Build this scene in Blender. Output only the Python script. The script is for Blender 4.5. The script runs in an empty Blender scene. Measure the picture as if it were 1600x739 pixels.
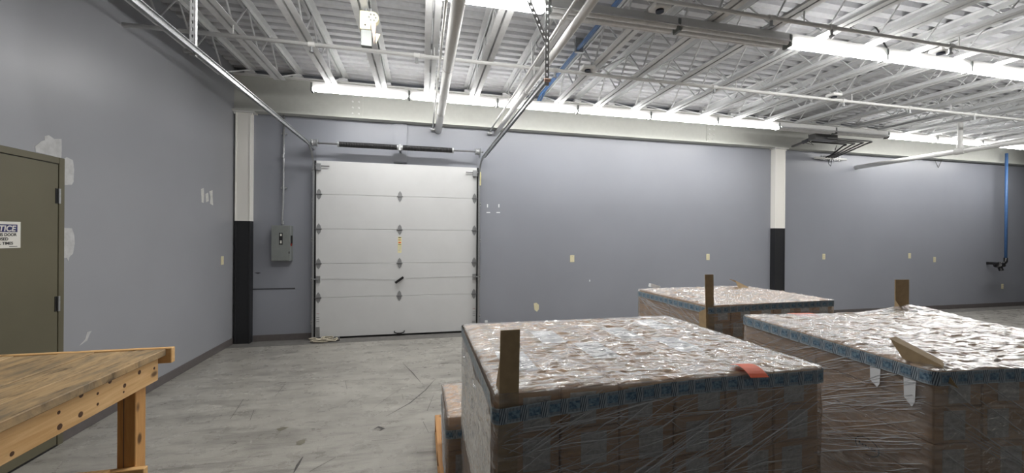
import bpy, bmesh, math, random
import numpy as np
from mathutils import Vector, Matrix, noise
random.seed(7)
SC = bpy.context.scene
COL = SC.collection

# ------------------------------------------------------------------ camera
EYE = 1.576
FPX, YAW, PITCH, ROLL = 617.5, 0.22523, -0.00065, 0.00715
_fw = Vector((math.sin(YAW)*math.cos(PITCH), math.cos(YAW)*math.cos(PITCH), math.sin(PITCH)))
_rt = Vector((math.cos(YAW), -math.sin(YAW), 0))
_up = _rt.cross(_fw)
CR = math.cos(ROLL)*_rt + math.sin(ROLL)*_up
CU = -math.sin(ROLL)*_rt + math.cos(ROLL)*_up
cam_d = bpy.data.cameras.new('camera')
cam_d.sensor_width = 36.0
cam_d.lens = FPX/1600*36
cam_d.clip_start = 0.02
cam = bpy.data.objects.new('camera', cam_d)
COL.objects.link(cam)
M = Matrix.Identity(4)
for i in range(3):
    M[i][0] = CR[i]; M[i][1] = CU[i]; M[i][2] = -_fw[i]
M[2][3] = EYE
cam.matrix_world = M
SC.camera = cam
CAMLOC = Vector((0, 0, EYE))

# ------------------------------------------------------------------ world, exposure
W = bpy.data.worlds.new('world'); SC.world = W
W.use_nodes = True
W.node_tree.nodes['Background'].inputs[0].default_value = (0.6, 0.65, 0.75, 1)
W.node_tree.nodes['Background'].inputs[1].default_value = 0.0
SC.view_settings.view_transform = 'Standard'
SC.view_settings.look = 'None'
SC.view_settings.gamma = 1.0
SC.view_settings.use_curve_mapping = False
SC.view_settings.exposure = 0.52
LAMP = 58.0          # radiance of a lit fluorescent lens

# pixel -> direction; distance always comes from a plane the thing touches
def ray(px, py):
    return CR*((px-800)/FPX) + CU*(-(py-369.5)/FPX) + _fw
def onz(px, py, z=0.0):
    d = ray(px, py); return CAMLOC + d*((z-EYE)/d.z)
def ony(px, py, y):
    d = ray(px, py); return CAMLOC + d*(y/d.y)
def onx(px, py, x):
    d = ray(px, py); return CAMLOC + d*(x/d.x)

# room
XL, XR, YB, YF, ZD = -2.63, 17.0, 6.5, -5.0, 3.97
ZB = 3.345            # beam underside
ZC = 3.56             # joist underside
JX0, JS = -1.785, 0.625

# ------------------------------------------------------------------ materials
def lin(c):
    return tuple(((v/255)/12.92 if v/255 <= .04045 else ((v/255+.055)/1.055)**2.4) for v in c) + (1,)
class NT:
    def __init__(s, name):
        s.m = bpy.data.materials.new(name); s.m.use_nodes = True
        s.t = s.m.node_tree; s.t.nodes.clear()
        s.out = s.t.nodes.new('ShaderNodeOutputMaterial')
    def n(s, typ, **kw):
        nd = s.t.nodes.new('ShaderNode'+typ)
        for k, v in kw.items(): setattr(nd, k, v)
        return nd
    def l(s, a, b): s.t.links.new(a, b)
    def val(s, sock, v):
        if hasattr(v, 'is_output') or isinstance(v, bpy.types.NodeSocket): s.l(v, sock)
        else: sock.default_value = v
    def math(s, op, a, b=None, clamp=False):
        nd = s.n('Math', operation=op, use_clamp=clamp)
        s.val(nd.inputs[0], a)
        if b is not None: s.val(nd.inputs[1], b)
        return nd.outputs[0]
    def mix(s, f, a, b):
        nd = s.n('Mix', data_type='RGBA')
        s.val(nd.inputs[0], f); s.val(nd.inputs[6], a); s.val(nd.inputs[7], b)
        return nd.outputs[2]
    def coord(s, scale=(1, 1, 1), which='Object', rot=(0, 0, 0)):
        tc = s.n('TexCoord'); mp = s.n('Mapping')
        mp.inputs['Scale'].default_value = scale; mp.inputs['Rotation'].default_value = rot
        s.l(tc.outputs[which], mp.inputs[0]); return mp.outputs[0]
    def world(s, scale=(1, 1, 1), rot=(0, 0, 0)):
        g = s.n('NewGeometry'); mp = s.n('Mapping')
        mp.inputs['Scale'].default_value = scale; mp.inputs['Rotation'].default_value = rot
        s.l(g.outputs['Position'], mp.inputs[0]); return mp.outputs[0]
    def noise(s, vec, scale=5, detail=4, rough=.55, dist=0.0):
        nd = s.n('TexNoise'); s.l(vec, nd.inputs['Vector'])
        nd.inputs['Scale'].default_value = scale; nd.inputs['Detail'].default_value = detail
        nd.inputs['Roughness'].default_value = rough; nd.inputs['Distortion'].default_value = dist
        return nd.outputs[0]
    def ramp(s, f, lo, hi):
        nd = s.n('MapRange'); nd.inputs[1].default_value = lo; nd.inputs[2].default_value = hi
        s.l(f, nd.inputs[0]); return nd.outputs[0]
    def bump(s, h, strength=.2, dist=.01):
        nd = s.n('Bump'); nd.inputs['Strength'].default_value = strength; nd.inputs['Distance'].default_value = dist
        s.l(h, nd.inputs['Height']); return nd.outputs[0]
    def bsdf(s, col, rough=.5, metal=0.0, spec=.5, normal=None):
        b = s.n('BsdfPrincipled')
        s.val(b.inputs['Base Color'], col); s.val(b.inputs['Roughness'], rough)
        s.val(b.inputs['Metallic'], metal); s.val(b.inputs['Specular IOR Level'], spec)
        if normal is not None: s.l(normal, b.inputs['Normal'])
        s.l(b.outputs[0], s.out.inputs[0]); return b

def simple(name, rgb, rough=.5, metal=0.0, spec=.5, var=.06, nscale=18, bump=0.0):
    t = NT(name); c = lin(rgb)
    n = t.noise(t.world(), nscale, 3)
    dark = tuple(v*(1-var*2) for v in c[:3])+(1,); lite = tuple(min(1, v*(1+var)) for v in c[:3])+(1,)
    col = t.mix(t.ramp(n, .3, .7), dark, lite)
    nm = t.bump(n, bump, .003) if bump else None
    t.bsdf(col, rough, metal, spec, nm)
    return t.m

MAT = {}
MAT['white'] = simple('white_paint', (222, 222, 220), .45, var=.02)
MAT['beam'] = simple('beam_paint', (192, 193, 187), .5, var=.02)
MAT['ceil'] = simple('ceiling_paint', (222, 223, 224), .6, var=.03)
MAT['deck'] = simple('deck_paint', (204, 205, 208), .65, var=.04)
MAT['galv'] = simple('galvanised_steel', (176, 178, 180), .38, .75, var=.08, nscale=60)
MAT['galvl'] = simple('bright_galvanised', (200, 201, 202), .45, .2, var=.06, nscale=60)
MAT['hingeg'] = simple('dull_hinge_steel', (138, 139, 140), .5, .15, var=.06, nscale=60)
MAT['rod'] = simple('steel_rod', (120, 120, 122), .4, .8)
MAT['black'] = simple('black_plastic', (22, 22, 24), .45)
MAT['rubber'] = simple('black_rubber', (18, 18, 18), .8)
MAT['doorwhite'] = simple('door_enamel', (205, 206, 206), .4, var=.015, nscale=3)
MAT['olive'] = simple('olive_enamel', (98, 94, 75), .5, var=.05, nscale=2)
MAT['base'] = simple('rubber_cove', (98, 93, 92), .55, var=.05)
MAT['slab'] = simple('slab_edge', (108, 106, 103), .8, var=.12, nscale=9)
MAT['greybox'] = simple('grey_enamel', (122, 126, 124), .45, var=.03)
MAT['ivory'] = simple('ivory_plastic', (222, 214, 180), .4, var=.02)
MAT['ivdark'] = simple('ivory_slot', (120, 112, 88), .5)
MAT['spackle'] = simple('spackle', (205, 205, 200), .8, var=.06, nscale=30)
MAT['spackle2'] = simple('thin_spackle', (194, 195, 195), .8, var=.08, nscale=20)
MAT['blue'] = simple('blue_airline', (78, 116, 168), .4)
MAT['cable'] = simple('black_cable', (40, 40, 42), .6)
MAT['conduit'] = simple('grey_conduit', (110, 110, 110), .4, .3)
MAT['signwhite'] = simple('sign_white', (224, 223, 216), .5, var=.01)
MAT['signblue'] = simple('sign_blue', (34, 40, 96), .5)
MAT['ink'] = simple('ink', (34, 32, 34), .7)
MAT['paper'] = simple('label_paper', (236, 238, 240), .5, var=.02)
MAT['greylabel'] = simple('grey_label', (206, 206, 202), .6, var=.15, nscale=70)
MAT['orange'] = simple('orange_label', (224, 90, 44), .5, var=.02)
MAT['board'] = simple('corner_board', (178, 154, 118), .75, var=.05, nscale=40)
MAT['cream'] = simple('cream_plastic', (232, 226, 190), .5)
MAT['pink'] = simple('pinkish_strip', (214, 180, 164), .6)
MAT['red'] = simple('red_handle', (150, 40, 34), .5)
MAT['rope'] = simple('rope', (190, 182, 164), .8)
MAT['lens_dark'] = simple('dark_lens', (20, 26, 44), .2)
MAT['warn'] = simple('warning_sticker', (206, 196, 160), .6)
MAT['scar'] = simple('paint_scar', (74, 75, 80), .8)
MAT['lampoff'] = simple('unlit_lamp', (236, 236, 236), .3)
MAT['yellow'] = simple('yellow_sticker', (230, 222, 170), .6)

def m_wall(name, rgb):
    t = NT(name); c = lin(rgb)
    n1 = t.noise(t.world(), .8, 3); n2 = t.noise(t.world(), 260, 2)
    col = t.mix(t.ramp(n1, .35, .7), tuple(v*.93 for v in c[:3])+(1,), c)
    t.bsdf(col, .36, 0, .42, t.bump(n2, .10, .002)); return t.m
MAT['wall'] = m_wall('wall_paint', (146, 149, 157))
MAT['wallL'] = m_wall('wall_paint_left', (154, 156, 161))

def m_floor():
    t = NT('concrete')
    w = t.world()
    big = t.noise(w, .9, 4, .6); mid = t.noise(w, 6, 6, .65)
    st = t.noise(t.world((1.0, 4.5, 1), (0, 0, .10)), 1.3, 10, .74, .5)
    st2 = t.noise(t.world((1.6, 12, 1), (0, 0, .5)), 1.7, 9, .72, .4)
    col = t.mix(t.ramp(big, .3, .7), lin((146, 143, 137)), lin((174, 171, 163)))
    col = t.mix(t.math('MULTIPLY', t.ramp(mid, .45, .75), .35), col, lin((178, 175, 168)))
    col = t.mix(t.math('MULTIPLY', t.ramp(st, .47, .72), .72), col, lin((84, 81, 77)))
    col = t.mix(t.math('MULTIPLY', t.ramp(st2, .54, .68), .62), col, lin((80, 77, 73)))
    fine = t.noise(w, 110, 4, .7)
    col = t.mix(t.math('MULTIPLY', t.ramp(fine, .42, .7), .30), col, lin((96, 93, 88)))
    sp = t.noise(w, 45, 3)
    col = t.mix(t.math('MULTIPLY', t.ramp(sp, .68, .8), .4), col, lin((70, 68, 66)))
    t.bsdf(col, t.ramp(mid, 0, 1.6), 0, .35, t.bump(mid, .12, .004)); 
    return t.m
MAT['floor'] = m_floor()
MAT['scuff'] = simple('scuff_rubber', (74, 72, 70), .8, var=.15, nscale=30)

def m_column():
    t = NT('column_paint'); g = t.n('NewGeometry'); s = t.n('SeparateXYZ'); t.l(g.outputs['Position'], s.inputs[0])
    f = t.math('GREATER_THAN', s.outputs[2], 1.77)
    t.bsdf(t.mix(f, lin((34, 35, 38)), lin((238, 236, 230))), .45); return t.m
MAT['column'] = m_column()

def m_wood(name, c1, c2, stain=0.0, axis='y'):
    t = NT(name)
    sc = {'y': (14, 1, 14), 'x': (1, 14, 14), 'z': (14, 14, 1)}[axis]
    g = t.noise(t.coord(sc), 3.2, 6, .6, .8)
    col = t.mix(t.ramp(g, .3, .7), lin(c1), lin(c2))
    v = t.n('TexVoronoi'); 
    ks = {'y': (1, .55, 1), 'x': (.55, 1, 1), 'z': (1, 1, .55)}[axis]
    t.l(t.world(ks), v.inputs['Vector']); v.inputs['Scale'].default_value = 8.0
    kn = t.ramp(v.outputs['Distance'], .17, .09)
    col = t.mix(t.math('MULTIPLY', kn, .85), col, lin((66, 42, 24)))
    if stain:
        oi = t.n('ObjectInfo'); col = t.mix(t.math('MULTIPLY', oi.outputs['Random'], .45), col, lin((150, 118, 78)))
        s1 = t.noise(t.world((5, 1.6, 1)), 2.2, 7, .7, .4)
        col = t.mix(t.math('MULTIPLY', t.ramp(s1, .44, .64), stain), col, lin((104, 98, 86)))
        s2 = t.noise(t.world((26, 3, 1)), 2.0, 5, .7)
        col = t.mix(t.math('MULTIPLY', t.ramp(s2, .56, .68), .8), col, lin((66, 52, 38)))
    t.bsdf(col, .6, 0, .3, t.bump(g, .25, .003)); return t.m
MAT['pine'] = m_wood('pine_lumber', (204, 160, 106), (228, 190, 138))
MAT['pinex'] = m_wood('pine_lumber_cross', (210, 164, 106), (234, 194, 138), 0, 'x')
MAT['pinez'] = m_wood('pine_post', (190, 140, 84), (214, 166, 108), 0, 'z')
MAT['benchtop'] = m_wood('worn_pine_planks', (184, 156, 116), (212, 184, 142), .75)
MAT['knot'] = simple('wood_knot', (84, 54, 30), .6, var=.2, nscale=120)
MAT['palletwood'] = m_wood('pallet_wood', (170, 124, 78), (196, 150, 100))

def m_carton():
    t = NT('kraft_cardboard')
    n = t.noise(t.coord((1, 1, 30)), 6, 3); oi = t.n('ObjectInfo')
    a = t.mix(t.ramp(n, .3, .7), lin((192, 160, 128)), lin((206, 176, 144)))
    r = t.math('MULTIPLY', oi.outputs['Random'], .35)
    t.bsdf(t.mix(r, a, lin((176, 144, 114))), .75, 0, .2); return t.m
MAT['carton'] = m_carton()

def m_film(name, haze_lo, haze_hi, stretch, bump=.6, gl=.16, bd=.02, crk=.7, hr=(.38, .72), fk=1.05):
    t = NT(name)
    co = t.coord(stretch)
    n1 = t.noise(co, 5, 5, .65, 1.2); n2 = t.noise(t.coord((1, 1, 1)), 16, 3, .6, 2.0)
    vo = t.n('TexVoronoi'); vo.inputs['Scale'].default_value = 9.0
    wv = t.n('VectorMath', operation='ADD'); nn = t.n('TexNoise'); nn.inputs['Scale'].default_value = 7; t.l(co, nn.inputs['Vector'])
    sc_ = t.n('VectorMath', operation='SCALE'); t.l(nn.outputs[1], sc_.inputs[0]); sc_.inputs['Scale'].default_value = .25
    t.l(co, wv.inputs[0]); t.l(sc_.outputs[0], wv.inputs[1]); t.l(wv.outputs[0], vo.inputs['Vector'])
    h = t.math('ADD', t.math('ADD', n1, t.math('MULTIPLY', n2, .5)), t.math('MULTIPLY', vo.outputs['Distance'], crk))
    nm = t.bump(h, bump, bd)
    gloss = t.n('BsdfGlossy'); gloss.inputs['Roughness'].default_value = gl
    gloss.inputs['Color'].default_value = (1, 1, 1, 1); t.l(nm, gloss.inputs['Normal'])
    dif = t.n('BsdfDiffuse'); dif.inputs['Color'].default_value = (.86, .88, .9, 1)
    tr = t.n('BsdfTransparent')
    hz = t.n('MapRange'); t.l(n1, hz.inputs[0]); hz.inputs[1].default_value = hr[0]; hz.inputs[2].default_value = hr[1]
    hz.inputs[3].default_value = haze_lo; hz.inputs[4].default_value = haze_hi
    tl = t.n('BsdfTranslucent'); tl.inputs['Color'].default_value = (.9, .91, .92, 1)
    md = t.n('MixShader'); md.inputs[0].default_value = .2; t.l(dif.outputs[0], md.inputs[1]); t.l(tl.outputs[0], md.inputs[2])
    m1 = t.n('MixShader'); t.l(hz.outputs[0], m1.inputs[0]); t.l(tr.outputs[0], m1.inputs[1]); t.l(md.outputs[0], m1.inputs[2])
    fr = t.n('Fresnel'); fr.inputs['IOR'].default_value = 1.38; t.l(nm, fr.inputs['Normal'])
    m2 = t.n('MixShader'); t.l(t.math('MULTIPLY', fr.outputs[0], fk, True), m2.inputs[0])
    t.l(m1.outputs[0], m2.inputs[1]); t.l(gloss.outputs[0], m2.inputs[2])
    t.l(m2.outputs[0], t.out.inputs[0]); return t.m
MAT['film_top'] = m_film('stretch_film_top', .05, .42, (1.0, 2.3, 1), .6, .24, .03, 1.0, (.46, .66), 1.9)
MAT['film_side'] = m_film('stretch_film_side', .05, .34, (1.2, 1.2, 5.5), .8, .14, .02)
MAT['film_thick'] = m_film('stretch_film_layered', .32, .72, (2, 3, 3), .8, .16, .02)
def m_crease():
    t = NT('stretch_film_crease'); tr = t.n('BsdfTransparent'); b = t.n('BsdfPrincipled')
    b.inputs['Base Color'].default_value = (.85, .86, .88, 1); b.inputs['Roughness'].default_value = .16; b.inputs['Specular IOR Level'].default_value = .9
    mx = t.n('MixShader'); mx.inputs[0].default_value = .58
    t.l(tr.outputs[0], mx.inputs[1]); t.l(b.outputs[0], mx.inputs[2]); t.l(mx.outputs[0], t.out.inputs[0]); return t.m
MAT['crease'] = m_crease()

def m_tape():
    t = NT('printed_tape'); uv = t.n('UVMap'); s = t.n('SeparateXYZ'); t.l(uv.outputs[0], s.inputs[0])
    u, v = s.outputs[0], s.outputs[1]
    tt = t.math('FRACT', t.math('DIVIDE', u, .066))
    def band(x, a, b): return t.math('MULTIPLY', t.math('GREATER_THAN', x, a), t.math('LESS_THAN', x, b))
    stamp = t.math('MULTIPLY', band(tt, .04, .68), band(v, .08, .92))
    core = t.math('MULTIPLY', band(tt, .08, .64), band(v, .25, .75))
    teeth = t.math('GREATER_THAN', t.math('FRACT', t.math('MULTIPLY', tt, 15)), .55)
    sl = t.math('ADD', tt, t.math('MULTIPLY', v, -.16))
    slash = t.math('MULTIPLY', band(tt, .66, .98), t.math('GREATER_THAN', t.math('FRACT', t.math('MULTIPLY', sl, 9)), .5))
    n = t.noise(t.coord(), 90, 3)
    col = t.mix(n, lin((150, 166, 176)), lin((176, 188, 196)))
    col = t.mix(t.math('MULTIPLY', stamp, t.math('MULTIPLY', teeth, .9)), col, lin((30, 50, 72)))
    col = t.mix(core, col, t.mix(t.ramp(n, .4, .6), lin((70, 100, 124)), lin((128, 156, 174))))
    col = t.mix(t.math('MULTIPLY', slash, .85), col, lin((40, 56, 72)))
    t.bsdf(col, .3, 0, .5); return t.m
MAT['tape'] = m_tape()

def m_emit(name, rgb, s):
    t = NT(name); e = t.n('Emission'); e.inputs[0].default_value = rgb+(1,); e.inputs[1].default_value = s
    t.l(e.outputs[0], t.out.inputs[0]); return t.m
def m_lamp(name, LAMP):
    # LED-style diffuser: brightest straight down, dimmer towards its sides
    t = NT(name); e = t.n('Emission'); e.inputs[0].default_value = (1.0, .985, .96, 1)
    g = t.n('NewGeometry'); sx = t.n('SeparateXYZ'); t.l(g.outputs['Normal'], sx.inputs[0])
    nz_ = t.math('ABSOLUTE', sx.outputs[2])
    t.l(t.math('MULTIPLY', t.math('ADD', t.math('MULTIPLY', t.math('POWER', nz_, 1.5), .86), .14), LAMP), e.inputs[1])
    t.l(e.outputs[0], t.out.inputs[0]); return t.m
MAT['lamp'] = m_lamp('fluorescent_lens', LAMP)
MAT['lampb'] = m_lamp('dimmed_fluorescent_lens', LAMP*.70)  # lens turned down for the back row, to balance wall brightness

# ------------------------------------------------------------------ mesh helpers
class MB:
    def __init__(s): s.v = []; s.f = []
    def box(s, x0, x1, y0, y1, z0, z1, M=None):
        b = len(s.v)
        p = [(x, y, z) for z in (z0, z1) for y in (y0, y1) for x in (x0, x1)]
        if M is not None: p = [tuple(M @ Vector(q)) for q in p]
        s.v += p
        s.f += [tuple(b+i for i in q) for q in ((0, 2, 3, 1), (4, 5, 7, 6), (0, 1, 5, 4), (2, 6, 7, 3), (0, 4, 6, 2), (1, 3, 7, 5))]
        return s
    def prism(s, prof, axis, a, b, cap=True):
        # prof: CCW 2D list; axis 'x': (y,z)  'y': (x,z)  'z': (x,y)
        k = len(s.v); n = len(prof)
        def P(q, t): return {'x': (t, q[0], q[1]), 'y': (q[0], t, q[1]), 'z': (q[0], q[1], t)}[axis]
        s.v += [P(q, a) for q in prof] + [P(q, b) for q in prof]
        for i in range(n):
            j = (i+1) % n; s.f.append((k+i, k+j, k+n+j, k+n+i))
        if cap: s.f += [tuple(k+n-1-i for i in range(n)), tuple(k+n+i for i in range(n))]
        return s
    def tube(s, pts, r, n=8, cap=True, rs=None):
        pts = [Vector(p) for p in pts]; k0 = len(s.v)
        t = (pts[1]-pts[0]).normalized()
        u = t.orthogonal().normalized()
        for i, p in enumerate(pts):
            if i == 0: d = pts[1]-pts[0]
            elif i == len(pts)-1: d = pts[-1]-pts[-2]
            else: d = (pts[i+1]-p).normalized()+(p-pts[i-1]).normalized()
            d.normalize(); u = (u-d*u.dot(d)).normalized(); w = d.cross(u)
            rr = rs[i] if rs else r
            for j in range(n):
                a = 2*math.pi*j/n; s.v.append(tuple(p+u*(rr*math.cos(a))+w*(rr*math.sin(a))))
        for i in range(len(pts)-1):
            for j in range(n):
                a = k0+i*n+j; b = k0+i*n+(j+1) % n; s.f.append((a, b, b+n, a+n))
        if cap:
            s.f.append(tuple(k0+n-1-j for j in range(n))); e = k0+(len(pts)-1)*n
            s.f.append(tuple(e+j for j in range(n)))
        return s
    def cyl(s, a, b, r, n=14): return s.tube([a, b], r, n)
    def poly(s, pts, normal, th):
        # thin plate from a closed outline, thickness along normal
        nv = Vector(normal); k = len(s.v); n = len(pts)
        s.v += [tuple(p) for p in pts]+[tuple(Vector(p)+nv*th) for p in pts]
        s.f += [tuple(k+i for i in range(n))[::-1], tuple(k+n+i for i in range(n))]
        for i in range(n):
            j = (i+1) % n; s.f.append((k+i, k+j, k+n+j, k+n+i))
        return s
    def grid(s, nu, nv, fn, closed=False):
        k = len(s.v)
        for j in range(nv+1):
            for i in range(nu+(0 if closed else 1)): s.v.append(tuple(fn(i/nu, j/nv)))
        row = nu if closed else nu+1
        for j in range(nv):
            for i in range(nu):
                a = k+j*row+i; b = k+j*row+((i+1) % nu if closed else i+1)
                s.f.append((a, b, b+row, a+row))
        return s
    def mesh(s, name, mat, smooth=False, fix=True, bevel=0):
        me = bpy.data.meshes.new(name); me.from_pydata(s.v, [], s.f)
        if fix or bevel:
            bm = bmesh.new(); bm.from_mesh(me)
            if bevel: bmesh.ops.bevel(bm, geom=bm.edges[:], offset=bevel, segments=1, affect='EDGES', clamp_overlap=True)
            bmesh.ops.recalc_face_normals(bm, faces=bm.faces[:]); bm.to_mesh(me); bm.free()
        if mat: me.materials.append(MAT[mat] if isinstance(mat, str) else mat)
        if smooth: me.polygons.foreach_set('use_smooth', [True]*len(me.polygons))
        me.update(); return me
    def build(s, name, mat, parent=None, smooth=False, fix=True, bevel=0, loc=None):
        return link(name, s.mesh(name, mat, smooth, fix, bevel), parent, loc)
def link(name, data, parent=None, loc=None, mw=None):
    o = bpy.data.objects.new(name, data); COL.objects.link(o)
    if parent is not None: o.parent = parent
    if loc is not None: o.location = loc
    if mw is not None: o.matrix_basis = mw
    return o
def tag(o, label, cat, group=None, kind=None):
    o['label'] = label; o['category'] = cat
    if group: o['group'] = group
    if kind: o['kind'] = kind
    return o
def thing(name, label, cat, loc=(0, 0, 0), rz=0, group=None, kind=None):
    o = link(name, None, None, loc); o.rotation_euler = (0, 0, rz)
    return tag(o, label, cat, group, kind)
def box(name, mat, parent, x0, x1, y0, y1, z0, z1, bevel=0):
    return MB().box(x0, x1, y0, y1, z0, z1).build(name, mat, parent, bevel=bevel)
def arc(c, r, a0, a1, n, plane='yz'):
    out = []
    for i in range(n+1):
        a = a0+(a1-a0)*i/n; p, q = c[0]+r*math.cos(a), c[1]+r*math.sin(a)
        out.append((p, q))
    return out
def text(name, body, size, mat, parent, M, align='LEFT', bold=0.0, shear=0.0):
    cu = bpy.data.curves.new(name, 'FONT'); cu.body = body; cu.size = size; cu.align_x = align
    cu.offset = bold; cu.shear = shear; cu.extrude = .0004
    o = bpy.data.objects.new(name, cu); COL.objects.link(o)
    me = bpy.data.meshes.new_from_object(o.evaluated_get(bpy.context.evaluated_depsgraph_get()))
    COL.objects.unlink(o); bpy.data.objects.remove(o)
    me.materials.clear(); me.materials.append(MAT[mat])
    return link(name, me, parent, mw=M)

# ================================================================== THE SETTING
tag(box('floor', 'floor', None, XL-.2, XR+.2, YF-.2, YB+.2, -.1, 0), 'scuffed grey concrete floor with dark scrapes', 'floor', kind='structure')
FLOOR = bpy.data.objects['floor']
WL = tag(box('wall_left', 'wallL', None, XL-.15, XL, YF, YB, 0, 4.05), 'blue-grey painted side wall with pale spackle patches', 'wall', kind='structure')
WB = tag(box('wall_back', 'wall', None, XL-.15, XR+.15, YB, YB+.15, 0, 4.05), 'long blue-grey wall behind the overhead door', 'wall', kind='structure')
tag(box('wall_right', 'wall', None, XR, XR+.15, YF, YB, 0, 4.05), 'far end wall painted blue-grey', 'wall', kind='structure')
tag(box('wall_front', 'wall', None, XL-.15, XR+.15, YF-.15, YF, 0, 4.05), 'blue-grey wall opposite the overhead door', 'wall', kind='structure')

# corrugated roof deck: flutes run along X
m = MB(); prof = []; y = YF
while y < YB:
    prof += [(y, ZD), (y+.075, ZD), (y+.095, ZD+.045), (y+.132, ZD+.045)]; y += .152
prof2 = prof+[(prof[-1][0], ZD+.09), (YF, ZD+.09)]
k = len(prof)
m.v = [(XL, p[0], p[1]) for p in prof]+[(XR, p[0], p[1]) for p in prof]
m.f = [(i, i+1, k+i+1, k+i) for i in range(k-1)]
m.box(XL-.15, XR+.15, YF-.15, YB+.15, ZD+.06, ZD+.12)
tag(m.build('ceiling', 'deck', None), 'white painted corrugated steel roof deck', 'ceiling', kind='structure')

# floor strip along the back wall
tag(MB().box(XL+.0, XR, 6.19, YB, -.02, .002).build('trim_1', 'slab'), 'dark strip of floor slab along the back wall', 'floor strip', kind='structure')

# baseboards
def baseb(name, x0, x1, y0, y1, label):
    tag(box(name, 'base', None, x0, x1, y0, y1, 0, .095, .003), label, 'baseboard', kind='structure')
baseb('baseboard_left', XL, XL+.008, 3.648, 6.42, 'dark rubber cove base along the side wall past the olive door')
baseb('baseboard_back_1', -2.40, -1.60, YB-.008, YB, 'short dark rubber cove base under the grey switch box')
baseb('baseboard_back_2', .95, 6.74, YB-.008, YB, 'dark rubber cove base between overhead door and far column')
baseb('baseboard_back_3', 6.99, XR, YB-.008, YB, 'dark rubber cove base beyond the far column')

# spackle patches on the left wall
def wpatch(px, mat='spackle2', th=.0015):
    MB().poly([onx(x, y, XL) for x, y in px], (1, 0, 0), th).build('paint_patch', mat, WL)
s = 200/1232
wpatch([(x*s, 200+y*s) for x, y in [(335, 175), (395, 128), (430, 118), (425, 78), (470, 70), (520, 105), (590, 105), (592, 200), (588, 292), (480, 262), (340, 228)]])
wpatch([(x*s, 200+y*s) for x, y in [(613, 296), (640, 280), (700, 310), (712, 400), (705, 520), (690, 545), (613, 548)]])
wpatch([(x*s, 320+y*s) for x, y in [(615, 222), (690, 226), (712, 290), (718, 370), (700, 470), (668, 500), (655, 545), (640, 510), (615, 512)]])
wpatch([(314, 295), (318, 294), (319, 305), (318, 317), (315, 316)], 'spackle')
wpatch([(321, 303), (325, 301), (326, 314), (322, 316)], 'spackle')
wpatch([(327, 299), (332, 297), (332, 308), (333, 321), (328, 318), (329, 308)], 'spackle')
wpatch([(124, 540), (133, 530), (136, 519), (143, 517), (140, 522), (136, 532)], 'spackle2')
# patches and scars on the back wall
def bpatch(px, mat='spackle', th=.0015):
    MB().poly([ony(x, y, YB) for x, y in px], (0, -1, 0), th).build('paint_patch', mat, WB)
bpatch([(834, 474), (838, 473), (842, 476), (842, 483), (839, 487), (835, 484)], 'ivory')
for a, b in ((761.7, 321.5), (779.5, 321.5)): bpatch([(a-.8, b-2.6), (a+.8, b-2.6), (a+.8, b+2.6), (a-.8, b+2.6)], 'paper')
for a, b in ((763, 332), (778.4, 332)): bpatch([(a-2.8, b-.8), (a+2.8, b-.8), (a+2.8, b+.8), (a-2.8, b+.8)], 'paper')
bpatch([(920.8, 437), (922, 437), (922, 440), (920.8, 440)], 'paper')
bpatch([(397, 426), (404, 425.5), (408, 426.5), (403, 428)], 'scar')
bpatch([(757.5, 500.5), (762, 500.2), (762, 504), (757.5, 504)], 'paper')
MB().box(ony(393, 451, YB).x, ony(461, 451, YB).x, YB-.005, YB, ony(430, 452, YB).z, ony(430, 450.2, YB).z).build('wall_ledge', 'scar', WB)
for px_ in ((409, 420.5), (432, 423)):
    c = ony(px_[0], px_[1], YB); MB().cyl((c.x, YB, c.z), (c.x, YB-.006, c.z), .013, 10).build('anchor_stub', 'wall', WB)

# ------------------------------------------------------------------ door_1: olive steel door, left wall
D1 = thing('door_1', 'olive painted steel door in a matching frame, carrying the notice sign', 'door', (XL, 3.16, 0), kind='structure')
def d1(name, mat, x0, x1, y0, y1, z0, z1, par=None, bevel=0):
    m = MB().box(x0, x1, y0-3.16, y1-3.16, z0, z1); return m.build(name, mat, par or D1, bevel=bevel)
d1('jamb', 'olive', 0, .014, 3.601, 3.648, 0, 2.134, bevel=.002)
d1('jamb', 'olive', 0, .014, 2.640, 2.688, 0, 2.134, bevel=.002)
d1('head_jamb', 'olive', 0, .014, 2.688, 3.601, 2.088, 2.134, bevel=.002)
d1('gap_seal', 'black', 0, .005, 2.685, 3.602, .005, 2.092)
d1('leaf', 'olive', .005, .011, 2.692, 3.596, .012, 2.082, bevel=.001)
d1('sill', 'black', 0, .014, 2.688, 3.601, 0, .012)
for zpx in (307, 473):
    zc = onx(95, zpx, XL).z
    h = d1('hinge', 'galv', .01, .022, 3.590, 3.605, zc-.055, zc+.055)
    d1('hinge_leaf', 'black', .011, .0135, 3.572, 3.590, zc-.055, zc+.055, h)

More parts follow.
